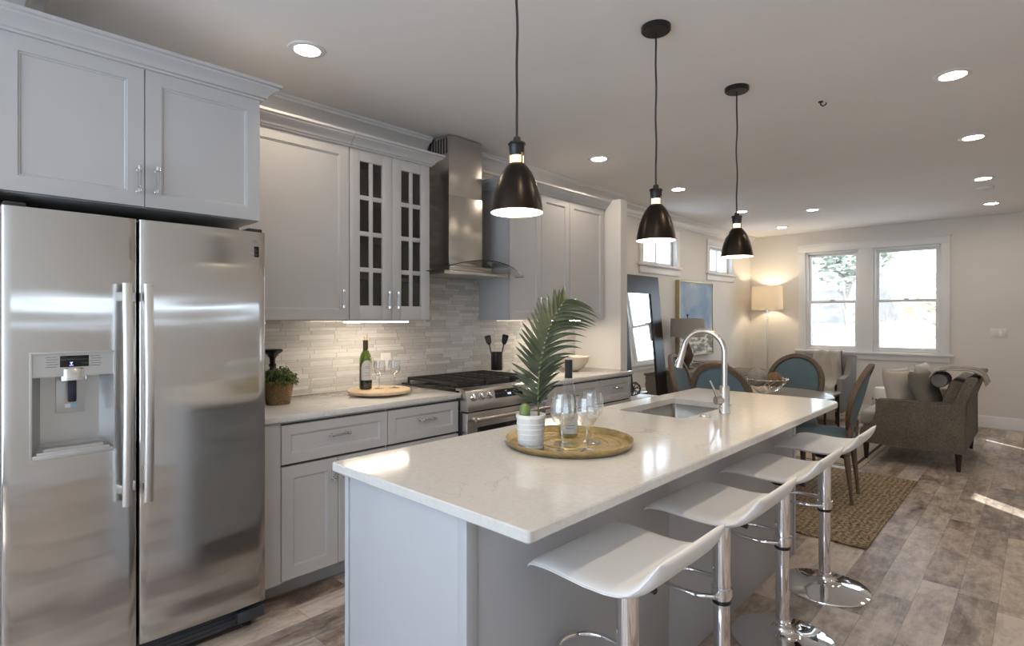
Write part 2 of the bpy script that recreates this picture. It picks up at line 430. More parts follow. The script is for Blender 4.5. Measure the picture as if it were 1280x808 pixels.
# ceiling cornice: kitchen wall (broken by the hood), partition, left wall
cp = [(0, -.125), (.012, -.125), (.014, -.105), (.022, -.098), (.03, -.075), (.052, -.045), (.085, -.03), (.088, -.018), (.098, -.012), (.098, 0), (0, 0)]
struct(MB().sweep(cp, [(-2.5, YF, ZC), (-2.5, .245, ZC), (XK, .245, ZC), (XK, 2.50, ZC)]).build('trim_1', trim_m))
struct(MB().sweep(cp, [(XK, 2.83, ZC), (XK, 5.0, ZC), (XL, 5.0, ZC), (XL, YB, ZC)]).build('trim_2', trim_m))
# boxed soffit over the near end of the refrigerator run
struct(MB().box(XK, -2.50, YF, .245, 2.50, ZC-.001).build('trim_3', trim_m, smooth=False))
# tile splashback
struct(MB().box(XK, XK+.01, 1.0, 4.29, .915, 2.52).build('trim_splashback', tile_m, smooth=False))

# ---- windows
def sash_window(name, o, n_face, dbl=True, parent_label=None):
    """far wall window unit: o=(x0,x1,z0,z1)"""
    x0, x1, z0, z1 = o; y = YB
    f = MB()
    for (a0, a1, c0, c1) in ((x0, x0+.03, z0, z1), (x1-.03, x1, z0, z1), (x0+.03, x1-.03, z1-.03, z1), (x0+.03, x1-.03, z0, z0+.03)): f.box(a0, a1, y+.02, y+.13, c0, c1, .003)
    root = struct(f.build(name, trim_m, loc=((x0+x1)/2, y, z0)))
    zm = 1.614
    for (nm, c0, c1, yy) in (('lower_sash', z0+.03, zm+.02, y+.035), ('upper_sash', zm-.02, z1-.03, y+.075)):
        m = MB(); a0, a1 = x0+.03, x1-.03; t = .038
        for bx in ((a0, a0+t, c0, c1), (a1-t, a1, c0, c1), (a0+t, a1-t, c0, c0+t), (a0+t, a1-t, c1-t, c1)): m.box(bx[0], bx[1], yy, yy+.035, bx[2], bx[3], .004)
        sh = m.build(nm, whitep, root)
        MB().box(a0+t, a1-t, yy+.014, yy+.02, c0+t, c1-t).build('pane', pane_m, sh, smooth=False)
    k = MB().box((x0+x1)/2-.03, (x0+x1)/2+.03, y+.02, y+.04, zm+.02, zm+.035, .004); k.build('sash_lock', whitep, root)
    return root
sash_window('window_1', FW[0], -1); sash_window('window_2', FW[1], -1)
b = MB(); y1 = YB
b.box(-2.69, -2.60, y1-.02, y1, .90, 2.36, .003); b.box(-.955, -.865, y1-.02, y1, .90, 2.36, .003)
b.box(-1.885, -1.725, y1-.02, y1, .90, 2.36, .003); b.box(-2.69, -.865, y1-.022, y1, 2.36, 2.455, .003); b.box(-2.705, -.85, y1-.03, y1, 2.455, 2.475, .004)
struct(b.build('trim_4', trim_m))
b = MB().box(-2.74, -.815, y1-.06, y1+.02, .868, .90, .006); b.box(-2.69, -.865, y1-.018, y1, .79, .868, .003)
struct(b.build('trim_5', trim_m))
def high_window(name, o, tname):
    y0, y1_, z0, z1 = o; x = XL; f = MB()
    for (a0, a1, c0, c1) in ((y0, y0+.035, z0, z1), (y1_-.035, y1_, z0, z1), (y0+.035, y1_-.035, z1-.035, z1), (y0+.035, y1_-.035, z0, z0+.035), ((y0+y1_)/2-.014, (y0+y1_)/2+.014, z0+.035, z1-.035)): f.box(x-.10, x-.05, a0, a1, c0, c1, .003)
    r = struct(f.build(name, whitep, loc=(x, (y0+y1_)/2, z0)))
    MB().box(x-.078, x-.072, y0+.035, y1_-.035, z0+.035, z1-.035).build('pane', pane_m, r, smooth=False)
    b = MB(); b.box(x, x+.018, y0-.085, y0, z0, z1, .003); b.box(x, x+.018, y1_, y1_+.085, z0, z1, .003); b.box(x, x+.02, y0-.085, y1_+.085, z1, z1+.09, .003)
    b.box(x-.05, x+.045, y0-.115, y1_+.115, z0-.03, z0, .005); b.box(x, x+.016, y0-.085, y1_+.085, z0-.115, z0-.03, .003)
    struct(b.build(tname, trim_m))
high_window('window_3', W1, 'trim_6'); high_window('window_4', W2, 'trim_7')
# glazing of the added light openings at right, then the unseen front window
for i, h in enumerate(ADDED_SLITS):
    f = MB(); y0, y1_, z0, z1 = h; t = .008
    for q in ((y0, y0+t, z0, z1), (y1_-t, y1_, z0, z1), (y0+t, y1_-t, z0, z0+t), (y0+t, y1_-t, z1-t, z1)): f.box(XR+.03, XR+.1, *q)
    r = struct(f.build('window_%d' % (5+i), trim_m, loc=(XR, (y0+y1_)/2, z0)))
    MB().box(XR+.06, XR+.066, y0+t, y1_-t, z0+t, z1-t).build('pane', pane_m, r, smooth=False)
f = MB(); x0, x1, z0, z1 = FH[0]
for k in range(4):
    xx = x0+(x1-x0)*k/3; f.box(xx-.035, xx+.035, YF-.1, YF-.02, z0, z1, .003)
f.box(x0, x1, YF-.1, YF-.02, z0, z0+.06, .003); f.box(x0, x1, YF-.1, YF-.02, z1-.06, z1, .003)
r = struct(f.build('window_8', trim_m, loc=(-1.175, YF, z0)))
for k in range(3):
    a = x0+(x1-x0)*k/3; c = x0+(x1-x0)*(k+1)/3; MB().box(a+.036, c-.036, YF-.062, YF-.056, z0+.061, z1-.061).build('pane', pane_m, r, smooth=False)
# daylight portals for the openings (sampling aids for the sky only)
def portal(loc, rot, sx, sy):
    l = bpy.data.lights.new('window_portal', 'AREA'); l.shape = 'RECTANGLE'; l.size = sx; l.size_y = sy
    l.cycles.is_portal = True
    o = bpy.data.objects.new('window_portal', l); COL.objects.link(o); o.location = loc; o.rotation_euler = rot
for h in FW: portal(((h[0]+h[1])/2, YB+.14, (h[2]+h[3])/2), (R(-90), 0, 0), h[1]-h[0], h[3]-h[2])
portal((-1.175, YF-.14, 1.35), (R(90), 0, 0), 3.85, 2.2)
for h in (W1, W2): portal((XL-.14, (h[0]+h[1])/2, (h[2]+h[3])/2), (0, R(-90), 0), h[3]-h[2], h[1]-h[0])

# ---- recessed ceiling lamps
lens_m = emit('lamp_lens', WARM, CAN_E)
def downlight(x, y, label, group=None):
    t = thing('recessed_downlight', label, 'ceiling light', (x, y, ZC), 0, group)
    MB().lathe([(.058, -.001), (.06, -.007), (.078, -.007), (.086, -.004), (.088, 0), (.058, 0)], (x, y, ZC), 36, cap=False).build('trim_ring', trim_m, t)
    MB().lathe([(.058, -.004), (.05, -.005), (.02, -.006), (0.0005, -.006)], (x, y, ZC), 36, cap=False).build('lens', lens_m, t)
    return t
DL = [(-2.56, 1.265, 'lit round recessed ceiling light nearest the refrigerator cabinet, left of the pendants'),
 (-2.60, 3.76, 'lit recessed ceiling light between the first and second pendant cords'),
 (-2.64, 5.20, 'lit recessed ceiling light just right of the middle pendant, past the partition wall'),
 (-2.64, 6.82, 'small lit recessed ceiling light just right of the farthest pendant socket'),
 (-2.68, 8.40, 'tiny lit recessed ceiling light nearest the far corner with the floor lamp'),
 (-1.98, 7.29, 'small lit recessed ceiling light in line with the left far window'),
 (-.342, 3.755, 'largest and nearest lit recessed light of the right-hand ceiling row'),
 (-.355, 5.15, 'second nearest lit recessed light of the right-hand ceiling row'),
 (-.392, 6.74, 'third lit recessed light of the right-hand ceiling row, beside the smoke alarm'),
 (-.41, 8.27, 'farthest lit recessed light of the right-hand ceiling row, near the window wall')]
for x, y, l in DL: downlight(x, y, l)
for x, y in ((-.34, 2.3), (-.34, .9), (-.34, -.7), (-1.7, -.9)): downlight(x, y, 'recessed ceiling light of the same lit row, out of the picture behind the viewer', 'recessed lights behind the viewer')

# ---- ceiling smoke alarm, hook
t = thing('smoke_alarm', 'flat white round smoke alarm on the ceiling between the right-hand recessed lights', 'smoke alarm', (-.405, 7.21, ZC))
MB().lathe([(.07, 0), (.07, -.012), (.06, -.026), (.03, -.03), (.001, -.03)], (-.405, 7.21, ZC), 28, cap=False).build('housing', whitep, t)
hk = MB(); hk.lathe([(.014, 0), (.014, -.006), (.004, -.008), (.004, -.02), (.001, -.02)], (-.956, 3.68, ZC), 14, cap=False); hk.tube([(-.956, 3.68, ZC-.018), (-.945, 3.68, ZC-.03), (-.93, 3.68, ZC-.026), (-.925, 3.68, ZC-.014)], .004, 8)
tag(hk.build('ceiling_hook', blackm, loc=(-.956, 3.68, ZC)), 'tiny dark hook screwed into the bare ceiling', 'hook')

# ---- pendants
dome_out = M('dark_bronze_shade', (.025, .018, .013), .3, .75, var=.1)
dome_in = M('white_shade_inside', (.85, .82, .76), .5, var=.01)
brass = M('brass', (.75, .60, .36), .22, 1.0)
neck_m = emit('glowing_neck_glass', (.95, .75, .45), 1.6)  # glow given to the neck in place of bulb light leaking through
bulb_m = emit('bulb', (1, .85, .62), 14.0)
def pendant(x, y, label):
    zb = 1.722
    t = thing('pendant_lamp', label, 'pendant lamp', (x, y, ZC))
    MB().lathe([(.001, -.024), (.058, -.024), (.064, -.018), (.064, 0), (.001, 0)], (x, y, ZC), 32, cap=False).build('ceiling_canopy', blackm, t)
    pts = [(x+.004*math.sin(k*1.1+y)*math.sin(PI*k/14), y+.004*math.cos(k*.9+x)*math.sin(PI*k/14), ZC-.02-(ZC-.02-1.965)*k/14) for k in range(15)]
    MB().tube(pts, .0042, 8).build('cord', blackp, t)
    MB().lathe([(.001, .246), (.011, .246), (.013, .24), (.012, .23), (.028, .228), (.0295, .222), (.026, .218), (.0245, .192), (.023, .184), (.001, .184)], (x, y, zb), 28, cap=False).build('socket', blackm, t)
    n = MB().lathe([(.0205, .186), (.0205, .160), (.0225, .160), (.0225, .186)], (x, y, zb), 24, cap=False).build('collar', neck_m, t)
    for k in range(3):
        a = k*2*PI/3+.4; n = MB(); n.box(-.0035, .0035, .0225, .0265, .152, .192, mtx=Matrix.Translation((x, y, zb)) @ Matrix.Rotation(a, 4, 'Z')); n.build('bracket', brass, t)
    prof = [(.020, .162), (.027, .158), (.037, .147), (.050, .128), (.061, .105), (.0705, .078), (.0778, .05), (.083, .023), (.0858, 0)]
    sh = MB(); sh.lathe([(r, z) for r, z in prof]+[(.0842, 0)], (x, y, zb), 48, cap=False); shade = sh.build('shade', dome_out, t)
    MB().lathe([(.0842, 0)]+[(r-.0022, z) for r, z in reversed(prof[:-1])]+[(.004, .159)], (x, y, zb), 48, cap=False).build('shade_lining', dome_in, shade)
    MB().lathe([(.001, .045), (.016, .05), (.026, .066), (.029, .085), (.024, .11), (.014, .13), (.013, .165), (.001, .165)], (x, y, zb), 24, cap=False).build('bulb', bulb_m, t)
    l = bpy.data.lights.new('pendant_bulb', 'POINT'); l.energy = PEND_W; l.color = (1, .84, .62); l.shadow_soft_size = .02
    o = bpy.data.objects.new('pendant_bulb', l); COL.objects.link(o); o.location = (x, y, zb+.03)
pendant(-1.24, 1.328, 'nearest and largest dark bell pendant lamp, its ceiling plate out of view')
pendant(-1.24, 2.232, 'middle dark bronze bell pendant lamp, hanging between the near and the far pendant')
pendant(-1.24, 3.136, 'farthest and smallest dark bronze bell pendant lamp, hanging over the sink end of the island')
# ---- switch on the far wall, outlet on the tile
t = thing('light_switch_plate', 'white three-gang rocker switch plate on the wall right of the far windows', 'light switch', (-.39, YB, 1.14))
MB().box(-.472, -.308, YB-.007, YB, 1.13, 1.245, .003).build('plate', whitep, t)
for k in range(3): MB().box(-.455+k*.047+.006, -.455+k*.047+.037, YB-.012, YB-.006, 1.153, 1.222, .002).build('rocker', trim_m, t)
t = thing('wall_outlet', 'white wall outlet plate on the tile behind the two wine glasses', 'outlet', (XK+.01, 2.16, 1.03))
MB().box(XK+.01, XK+.016, 2.118, 2.198, 1.025, 1.14, .002).build('plate', whitep, t)
for zz in (1.058, 1.107): MB().box(XK+.015, XK+.019, 2.142, 2.174, zz-.014, zz+.014, .002).build('socket_face', trim_m, t)
# ================================================================== THE KITCHEN
def text_mesh(name, s, size, mtx, mat, parent, ext=.0006):
    cu = bpy.data.curves.new(name, 'FONT'); cu.body = s; cu.size = size; cu.extrude = ext; cu.align_x = 'CENTER'; cu.align_y = 'CENTER'
    tmp = bpy.data.objects.new(name+'_tmp', cu); COL.objects.link(tmp)
    me = bpy.data.meshes.new_from_object(tmp.evaluated_get(bpy.context.evaluated_depsgraph_get()))
    bpy.data.objects.remove(tmp); me.transform(Matrix.Translation(-ORG[parent.name]) @ mtx); me.materials.clear(); me.materials.append(mat)
    o = bpy.data.objects.new(name, me); COL.objects.link(o); o.parent = parent; return o
FACE_X = lambda x, y, z: Matrix.Translation((x, y, z)) @ Matrix.Rotation(R(90), 4, 'Z') @ Matrix.Rotation(R(90), 4, 'X')
crown_p = [(0, 0), (.012, 0), (.014, .008), (.022, .011), (.026, .021), (.04, .037), (.06, .048), (.063, .056), (.072, .060), (.072, .073), (0, .073)]

# ---- refrigerator
XF = -2.50
t = thing('refrigerator', 'large stainless steel side-by-side refrigerator with water dispenser under the grey cabinet', 'refrigerator', (-2.85, .61, 0))
body_g = M('refrigerator_grey_body', (.10, .10, .105), .5)
b = MB(); b.box(-3.22, -2.605, .165, 1.045, .03, 1.765, .006); body = b.build('body', body_g, t)
MB().box(-2.605, -2.60, .17, 1.04, .12, 1.755).build('door_seal', blackp, t)
def door_mesh(y0, y1, hole=None):
    """gently bowed door front; hole=(y0,y1,z0,z1) is left open"""
    b = MB(); z0, z1 = .125, 1.757; yc = (y0+y1)/2; hw = (y1-y0)/2
    ys = [y0, y0+.002, y0+.005]+[y0+.005+(y1-y0-.010)*k/16 for k in range(1, 16)]+[y1-.005, y1-.002, y1]
    zs = [z0, z1]
    if hole: ys = sorted(set([y for y in ys if not any(abs(y-h) < .008 for h in hole[:2])]+[hole[0], hole[1]])); zs = [z0, hole[2], hole[3], z1]
    def fx(y):
        e = min(y-y0, y1-y); u = (y-yc)/hw
        return XF-.010*u*u-(.005*(1-min(1, e/.005))**2)
    V = {}
    def v(y, z, x):
        k = (round(y, 5), round(z, 5), round(x, 5))
        if k not in V: V[k] = b.bm.verts.new((x, y, z))
        return V[k]
    for i in range(len(ys)-1):
        for j in range(len(zs)-1):
            if hole and hole[0]-1e-6 <= ys[i] < hole[1]-1e-6 and j == 1: continue
            b.bm.faces.new((v(ys[i], zs[j], fx(ys[i])), v(ys[i+1], zs[j], fx(ys[i+1])), v(ys[i+1], zs[j+1], fx(ys[i+1])), v(ys[i], zs[j+1], fx(ys[i]))))
        for z in (z0, z1): b.bm.faces.new((v(ys[i], z, fx(ys[i])), v(ys[i+1], z, fx(ys[i+1])), v(ys[i+1], z, XF-.1), v(ys[i], z, XF-.1)))
    for y in (y0, y1):
        for j in range(len(zs)-1): b.bm.faces.new((v(y, zs[j], fx(y)), v(y, zs[j+1], fx(y)), v(y, zs[j+1], XF-.1), v(y, zs[j], XF-.1)))
    return b
HOLE = (.252, .483, .90, 1.253)
dl = door_mesh(.175, .5575, HOLE).build('door', steel, t)
dr = door_mesh(.5665, 1.046).build('door', steel, t)
silver = M('dispenser_silver', (.52, .52, .515), .32, .65, var=.02)
# dispenser well
h = HOLE; b = MB()
b._faces([(XF, h[0], h[2]), (XF, h[1], h[2]), (XF, h[1], h[3]), (XF, h[0], h[3]), (XF-.085, h[0]+.03, h[2]+.028), (XF-.085, h[1]-.03, h[2]+.028), (XF-.085, h[1]-.03, h[3]), (XF-.085, h[0]+.03, h[3])],
         [(0, 1, 5, 4), (1, 2, 6, 5), (2, 3, 7, 6), (3, 0, 4, 7), (4, 5, 6, 7)])
disp = b.build('dispenser', silver, dl, smooth=False)
b = MB(); fr = .007
for q in ((h[0]-fr, h[0], h[2]-fr, h[3]+fr), (h[1], h[1]+fr, h[2]-fr, h[3]+fr), (h[0], h[1], h[3], h[3]+fr), (h[0], h[1], h[2]-fr-.006, h[2]+.004)): b.box(XF-.012, XF+.002, *q, .001)
b.box(XF-.03, XF-.004, h[0], h[1], 1.172, h[3])          # header
b.box(XF-.09, XF-.002, h[0]+.012, h[1]-.012, .90, .912, .002)  # tray lip
for k in range(7): b.box(XF-.082+k*.011, XF-.078+k*.011, h[0]+.03, h[1]-.03, .912, .921)
b.box(XF-.084, XF-.075, .325, .407, 1.035, 1.172, .002)
b.build('dispenser_trim', silver, dl)
MB().box(XF-.006, XF-.001, .327, .409, 1.205, 1.245, .001).build('display', gloss_black, dl)
b = MB(); b.lathe([(.041, 0), (.041, .04), (.036, .044), (.001, .044)], (XF-.022, .367, 1.157), 32, sx=.62); b.build('nozzle_housing', nickel, dl)
b = MB(); b.box(XF-.05, XF-.036, .354, .380, 1.075, 1.155, .006); b.build('paddle', M('navy_paddle', (.008, .012, .03), .2), dl)
MB().box(XF-.076, XF-.0735, .350, .366, 1.052, 1.066).build('sticker', whitep, dl)
MB().box(XF-.076, XF-.0735, .366, .384, 1.052, 1.066).build('sticker', M('pale_blue_sticker', (.28, .55, .66), .4), dl)
grey_ink = M('grey_ink', (.22, .22, .22), .5); lit = emit('display_icon', (.45, .5, .95), 1.2)
b = MB()
for sgn, yc in ((-1, .305), (1, .430)):
    b = MB()
    for k in range(5): b.box(XF-.0042, XF-.0032, yc-.017+.003*(k % 2), yc+.017-.004*((k+1) % 2), 1.206+k*.0085, 1.2085+k*.0085)
    b.build('printed_notes', grey_ink, dl)
b = MB(); b.box(XF-.001, XF-.0003, .353, .364, 1.210, 1.2118); b.prism([(-.005, .004), (.005, .004), (.0015, 0), (.0015, -.004), (-.0015, -.004), (-.0015, 0)], -.0003, .0003, FACE_X(XF-.0006, .3585, 1.218)); b.build('display_icon', lit, dl)
def fr_handle(d, y):
    b = MB(); pts = [(XF+.045+.018*math.sin(PI*k/16), y, .682+.826*k/16) for k in range(17)]
    vs = b.grid(lambda i, j: Vector(pts[i])+Vector((math.cos(2*PI*j/16)*.011, math.sin(2*PI*j/16)*.0165, 0)), 17, 16, closed_v=True)
    for i in (0, 16): b.bm.faces.new([vs[i*16+j] for j in range(16)])
    for z in (.73, 1.46): b.box(XF-.012, XF+.045, y-.008, y+.008, z-.018, z+.018, .003)
    b.build('handle', M('satin_steel', (.66, .65, .635), .34, 1.0, var=.02), d)
fr_handle(dl, .5165); fr_handle(dr, .58+.003)
b = MB(); b.box(-2.60, -2.545, .175, 1.046, .035, .118, .004)
for k in range(4): b.box(-2.545, -2.542, .2, .95, .045+k*.018, .052+k*.018)
b.box(-2.60, -2.515, .93, 1.046, .05, .10, .008); b.build('toe_grille', M('dark_grey_plastic', (.035, .04, .05), .4), t)
b = MB()
for yy in (.22, 1.0): b.cyl((-2.6, yy, 0), (-2.6, yy, .04), .02)
for yy in (.22, 1.0): b.cyl((-3.1, yy, 0), (-3.1, yy, .04), .02)
b.build('foot', blackp, t)
b = MB()
for yy in (.21, 1.01): b.box(-2.63, -2.53, yy-.03, yy+.03, 1.757, 1.775, .004)
b.build('hinge_cover', blackp, t)
st = MB().box(XF-.0085, XF-.0062, .943, 1.016, 1.6465, 1.693).build('energy_sticker', gloss_black, dr)
text_mesh('sticker_mark', 'D', .022, FACE_X(XF-.006, .957, 1.680), whitep, st)
text_mesh('sticker_mark', 'MAX', .010, FACE_X(XF-.006, .959, 1.658), whitep, st)
b = MB()
for k in range(4): b.box(XF-.0062, XF-.0056, .972, 1.008-.006*(k % 2), 1.655+k*.0085, 1.657+k*.0085)
b.build('sticker_text', grey_ink, st)
text_mesh('badge', 'FRIGIDAIRE', .014, FACE_X(XF-.0065, .972, 1.714), grey_ink, dr)

# ---- wall cabinets
def cab_box(b, x0, x1, y0, y1, z0, z1, t=.018, back=True):
    b.box(x0, x1, y0, y0+t, z0, z1); b.box(x0, x1, y1-t, y1, z0, z1); b.box(x0, x1, y0+t, y1-t, z0, z0+t); b.box(x0, x1, y0+t, y1-t, z1-t, z1)
    if back: b.box(x0, x0+.006, y0+t, y1-t, z0+t, z1-t)
def pulls(d, sg, xf, y, z, vert, ln=.105): MB().pull(sg, xf, y, z, ln, vert).build('handle', [chrome, acrylic], d)
def wall_cab(label, xb, xf, y0, y1, z0, z1, doors, ends=(0, 0), parent=None, crown_path=None, top=None):
    t = thing('wall_cabinet', label, 'cabinet', (xb, (y0+y1)/2, z0), 0, None)
    b = MB(); b.box(xb, xf-.022, y0, y1, z0, z1, .001); b.box(xb, xf-.021, y0+.0, y1, z1, z1+.03); b.build('carcass', cabp, t)
    MB().box(xf-.022, xf-.0205, y0+.004, y1-.004, z0+.004, z1-.004).build('door_gap_shade', seam, t)  # dark sheet paints the shade seen between the doors
    for (a, c, hy, hz) in doors:
        d = MB().shaker(1, xf, a+.0015, c-.0015, z0+.002, z1-.002).build('door', cabp, t)
        if hy is not None: pulls(d, 1, xf, hy, hz, True)
    if crown_path: MB().sweep([(d_, z_+z1-.004) for d_, z_ in crown_p], crown_path).build('crown_moulding', cabp, t)
    return t
t = wall_cab('bluish grey two-door cabinet directly above the refrigerator', XK, -2.60, .165, 1.06, 1.821, 2.378, [(.165, .606, .593-.012, 1.925), (.606, 1.06, .656-.012, 1.931)], crown_path=[(-2.60, .165), (-2.60, 1.06), (XK, 1.06)])
t = thing('refrigerator_side_panel', 'tall narrow grey panel along the left edge of the refrigerator', 'panel', (-2.9, .15, 0))
MB().box(XK, -2.60, .10, .163, 0, 2.374, .002).build('panel', cabp, t); MB().sweep([(d_, z_+2.374) for d_, z_ in crown_p], [(-2.60, .10), (-2.60, .1645)]).build('crown_moulding', cabp, t)
UX = -2.90
wall_cab('tall single-door grey wall cabinet between the refrigerator and the glass-door cabinet', XK+.01, UX, 1.075, 1.688, 1.366, 2.372, [(1.075, 1.688, 1.637, 1.488)], crown_path=[(UX, 1.075), (UX, 1.688)])
# glass cabinet
y0, y1, z0, z1 = 1.690, 2.272, 1.366, 2.372
t = thing('glass_door_wall_cabinet', 'grey wall cabinet with two glazed doors divided into small panes, left of the hood', 'cabinet', (XK+.01, 1.98, z0))
dk = wood('unlit_cabinet_inside', (.035, .027, .022), (.07, .055, .045), 2, 1, .5)  # unlit look of the interior put into the wood colour
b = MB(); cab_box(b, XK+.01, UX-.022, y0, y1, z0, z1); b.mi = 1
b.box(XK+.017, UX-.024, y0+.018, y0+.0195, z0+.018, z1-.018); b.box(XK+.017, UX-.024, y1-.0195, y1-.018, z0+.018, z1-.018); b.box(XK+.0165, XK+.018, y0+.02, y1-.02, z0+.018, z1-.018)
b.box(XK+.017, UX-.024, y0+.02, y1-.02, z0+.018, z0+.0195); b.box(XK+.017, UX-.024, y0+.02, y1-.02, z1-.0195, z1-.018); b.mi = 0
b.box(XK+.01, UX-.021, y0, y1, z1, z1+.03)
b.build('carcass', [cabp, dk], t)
for k in (1, 2, 3):
    zz = z0+(z1-z0)*k/4-.003; MB().box(XK+.02, UX-.06, y0+.02, y1-.02, zz, zz+.016).build('shelf', dk, t)
for (a, c, hy) in ((y0, 1.9815, 1.943), (1.9815, y1, 2.008)):
    a += .0015; c -= .0015; zl, zh = z0+.002, z1-.002; b = MB(); xs0, xs1 = UX-.02, UX; sw = .066
    b.box(xs0, xs1, a, a+sw, zl, zh, .0015); b.box(xs0, xs1, c-sw, c, zl, zh, .0015); b.box(xs0, xs1, a+sw, c-sw, zl, zl+.084, .0015); b.box(xs0, xs1, a+sw, c-sw, zh-.068, zh, .0015)
    ym = (a+c)/2; zz0, zz1 = zl+.084, zh-.068
    b.box(xs0+.004, xs1-.003, ym-.0125, ym+.0125, zz0, zz1, .003)
    for k in (1, 2, 3): zc = zz0+(zz1-zz0)*k/4; b.box(xs0+.005, xs1-.0045, a+sw, c-sw, zc-.0135, zc+.0135, .0015)
    d = b.build('door', cabp, t); MB().box(xs0+.006, xs0+.0095, a+sw-.004, c-sw+.004, zz0-.004, zz1+.004).build('glazing', pane_m, d, smooth=False)
    pulls(d, 1, UX, hy, 1.488, True)
MB().sweep([(d_, z_+z1-.004) for d_, z_ in crown_p], [(UX, y0), (UX, y1), (XK, y1)]).build('crown_moulding', cabp, t)
wall_cab('grey two-door wall cabinet right of the range hood', XK+.01, UX, 3.03, 3.762, 1.366, 2.372, [(3.03, 3.396, 3.36, 1.488), (3.396, 3.762, 3.432, 1.488)], crown_path=[(XK, 3.03), (UX, 3.03), (UX, 3.762)])
wall_cab('narrow single-door grey wall cabinet at the right end, against the partition wall', XK+.01, UX, 3.764, 4.288, 1.366, 2.372, [(3.764, 4.275, 3.80, 1.488)], crown_path=[(UX, 3.764), (UX, 4.288)])
# ---- strips under the wall cabinets
strip_m = emit('light_strip', (1, .85, .66), STRIP_E)
def strip(y0, y1, label):
    t = thing('under_cabinet_light', label, 'strip light', (-2.97, (y0+y1)/2, 1.366))
    MB().box(-3.0, -2.94, y0, y1, 1.357, 1.3655, .001).build('housing', whitep, t)
    MB().box(-2.995, -2.945, y0+.004, y1-.004, 1.351, 1.357, .002).build('diffuser', strip_m, t)
strip(1.70, 2.14, 'lit strip light under the glass-door cabinet')
strip(3.50, 4.0, 'lit strip light under the right-hand wall cabinets behind the palm leaf')

# ---- base cabinets
BX = -2.625
def base_front(t, y0, y1, split=None, doors=2, pull=True, sg=1, xf=BX):
    dz0, dz1 = .675, .862
    def drawer(a, c):
        d = MB().shaker(sg, xf, a, c, dz0, dz1, fr=.045).build('drawer', cabp, t)
        pulls(d, sg, xf, (a+c)/2, (dz0+dz1)/2+.015, False)
    for a, c in (split or [(y0, y1)]): drawer(a+.0015, c-.0015)
    n = doors; w = (y1-y0)/n
    for k in range(n):
        a, c = y0+k*w+.0015, y0+(k+1)*w-.0015
        d = MB().shaker(sg, xf, a, c, .118, .662).build('door', cabp, t)
        hy = c-.03 if (k % 2 == 0 and n > 1) else a+.03; MB().pull(sg, xf, hy, .585, .06, True).build('handle', [chrome, acrylic], d)
def base_cab(label, y0, y1, **kw):
    t = thing('base_cabinet', label, 'cabinet', (-2.93, (y0+y1)/2, 0))
    b = MB(); b.box(XK+.002, BX-.022, y0, y1, .11, .883, .001); b.box(XK+.002, BX-.125, y0, y1, 0, .11); b.build('carcass', cabp, t)
    MB().box(BX-.022, BX-.0205, y0+.004, y1-.004, .115, .868).build('door_gap_shade', seam, t)  # dark backing stands in for shaded gaps around the fronts
    return t
t = base_cab('grey base cabinet with drawer and doors next to the refrigerator, below the basket plant', 1.055, 1.763)
MB().box(BX-.022, BX-.002, 1.058, 1.166, .11, .883).build('filler_strip', cabp, t)
base_front(t, 1.168, 1.763)
t = base_cab('grey base cabinet with drawers just left of the range', 1.765, 2.281)
d = MB().shaker(1, BX, 1.7665, 2.2795, .675, .862, fr=.045).build('drawer', cabp, t); pulls(d, 1, BX, 2.03, .785, False)
d = MB().shaker(1, BX, 1.7665, 2.2795, .40, .662, fr=.05).build('drawer', cabp, t); pulls(d, 1, BX, 2.03, .535, False)
d = MB().shaker(1, BX, 1.7665, 2.2795, .118, .388, fr=.05).build('drawer', cabp, t); pulls(d, 1, BX, 2.03, .26, False)
t = base_cab('grey base cabinet just right of the range, behind the palm leaf', 3.052, 3.798); base_front(t, 3.055, 3.798)
t = base_cab('grey end base cabinet with a drawer, beside the partition wall', 3.80, 4.288)
d = MB().shaker(1, BX, 3.8015, 4.285, .675, .862, fr=.045).build('drawer', cabp, t); pulls(d, 1, BX, 4.05, .785, False)
d = MB().shaker(1, BX, 3.8015, 4.285, .40, .662, fr=.05).build('drawer', cabp, t); pulls(d, 1, BX, 4.05, .535, False)
d = MB().shaker(1, BX, 3.8015, 4.285, .118, .388, fr=.05).build('drawer', cabp, t); pulls(d, 1, BX, 4.05, .26, False)
for y0, y1, l in ((1.055, 2.282, 'white stone worktop along the wall between the refrigerator and the range'), (3.050, 4.288, 'white stone worktop along the wall right of the range')):
    tag(MB().box(XK+.0105, -2.60, y0, y1, .884, .914, .003).build('worktop', quartz_m, loc=(-2.92, (y0+y1)/2, .884)), l, 'countertop')

# ---- range
RY0, RY1 = 2.287, 3.045; RC = (RY0+RY1)/2
t = thing('gas_range', 'stainless steel gas range with black grates set between the two wall worktops', 'range', (-2.9, RC, 0))
enamel = M('black_enamel', (.012, .012, .013), .18)
iron = M('cast_iron', (.014, .013, .013), .55, bump=.2)
b = MB(); b.box(-3.235, -2.60, RY0+.002, RY1-.002, .03, .90, .002); b.build('body', M('dark_range_side', (.05, .05, .05), .4, .6), t)
b = MB()
for yy in (RY0+.06, RY1-.06):
    for xx in (-3.15, -2.68): b.cyl((xx, yy, 0), (xx, yy, .035), .018)
b.build('foot', blackp, t)
MB().box(-3.235, -2.62, RY0, RY1, .90, .928, .004).build('cooktop', enamel, t)
b = MB(); b.prism([(-2.66, .80), (-2.545, .80), (-2.545, .845), (-2.572, .925), (-2.60, .94), (-2.66, .94)], RY0, RY1, Matrix(((1, 0, 0, 0), (0, 0, 1, 0), (0, 1, 0, 0), (0, 0, 0, 1))), bev=.003); cpn = b.build('control_panel', steel2, t)
nx = Vector((.08, 0, .027)).normalized(); ang = math.atan2(nx.z, nx.x)
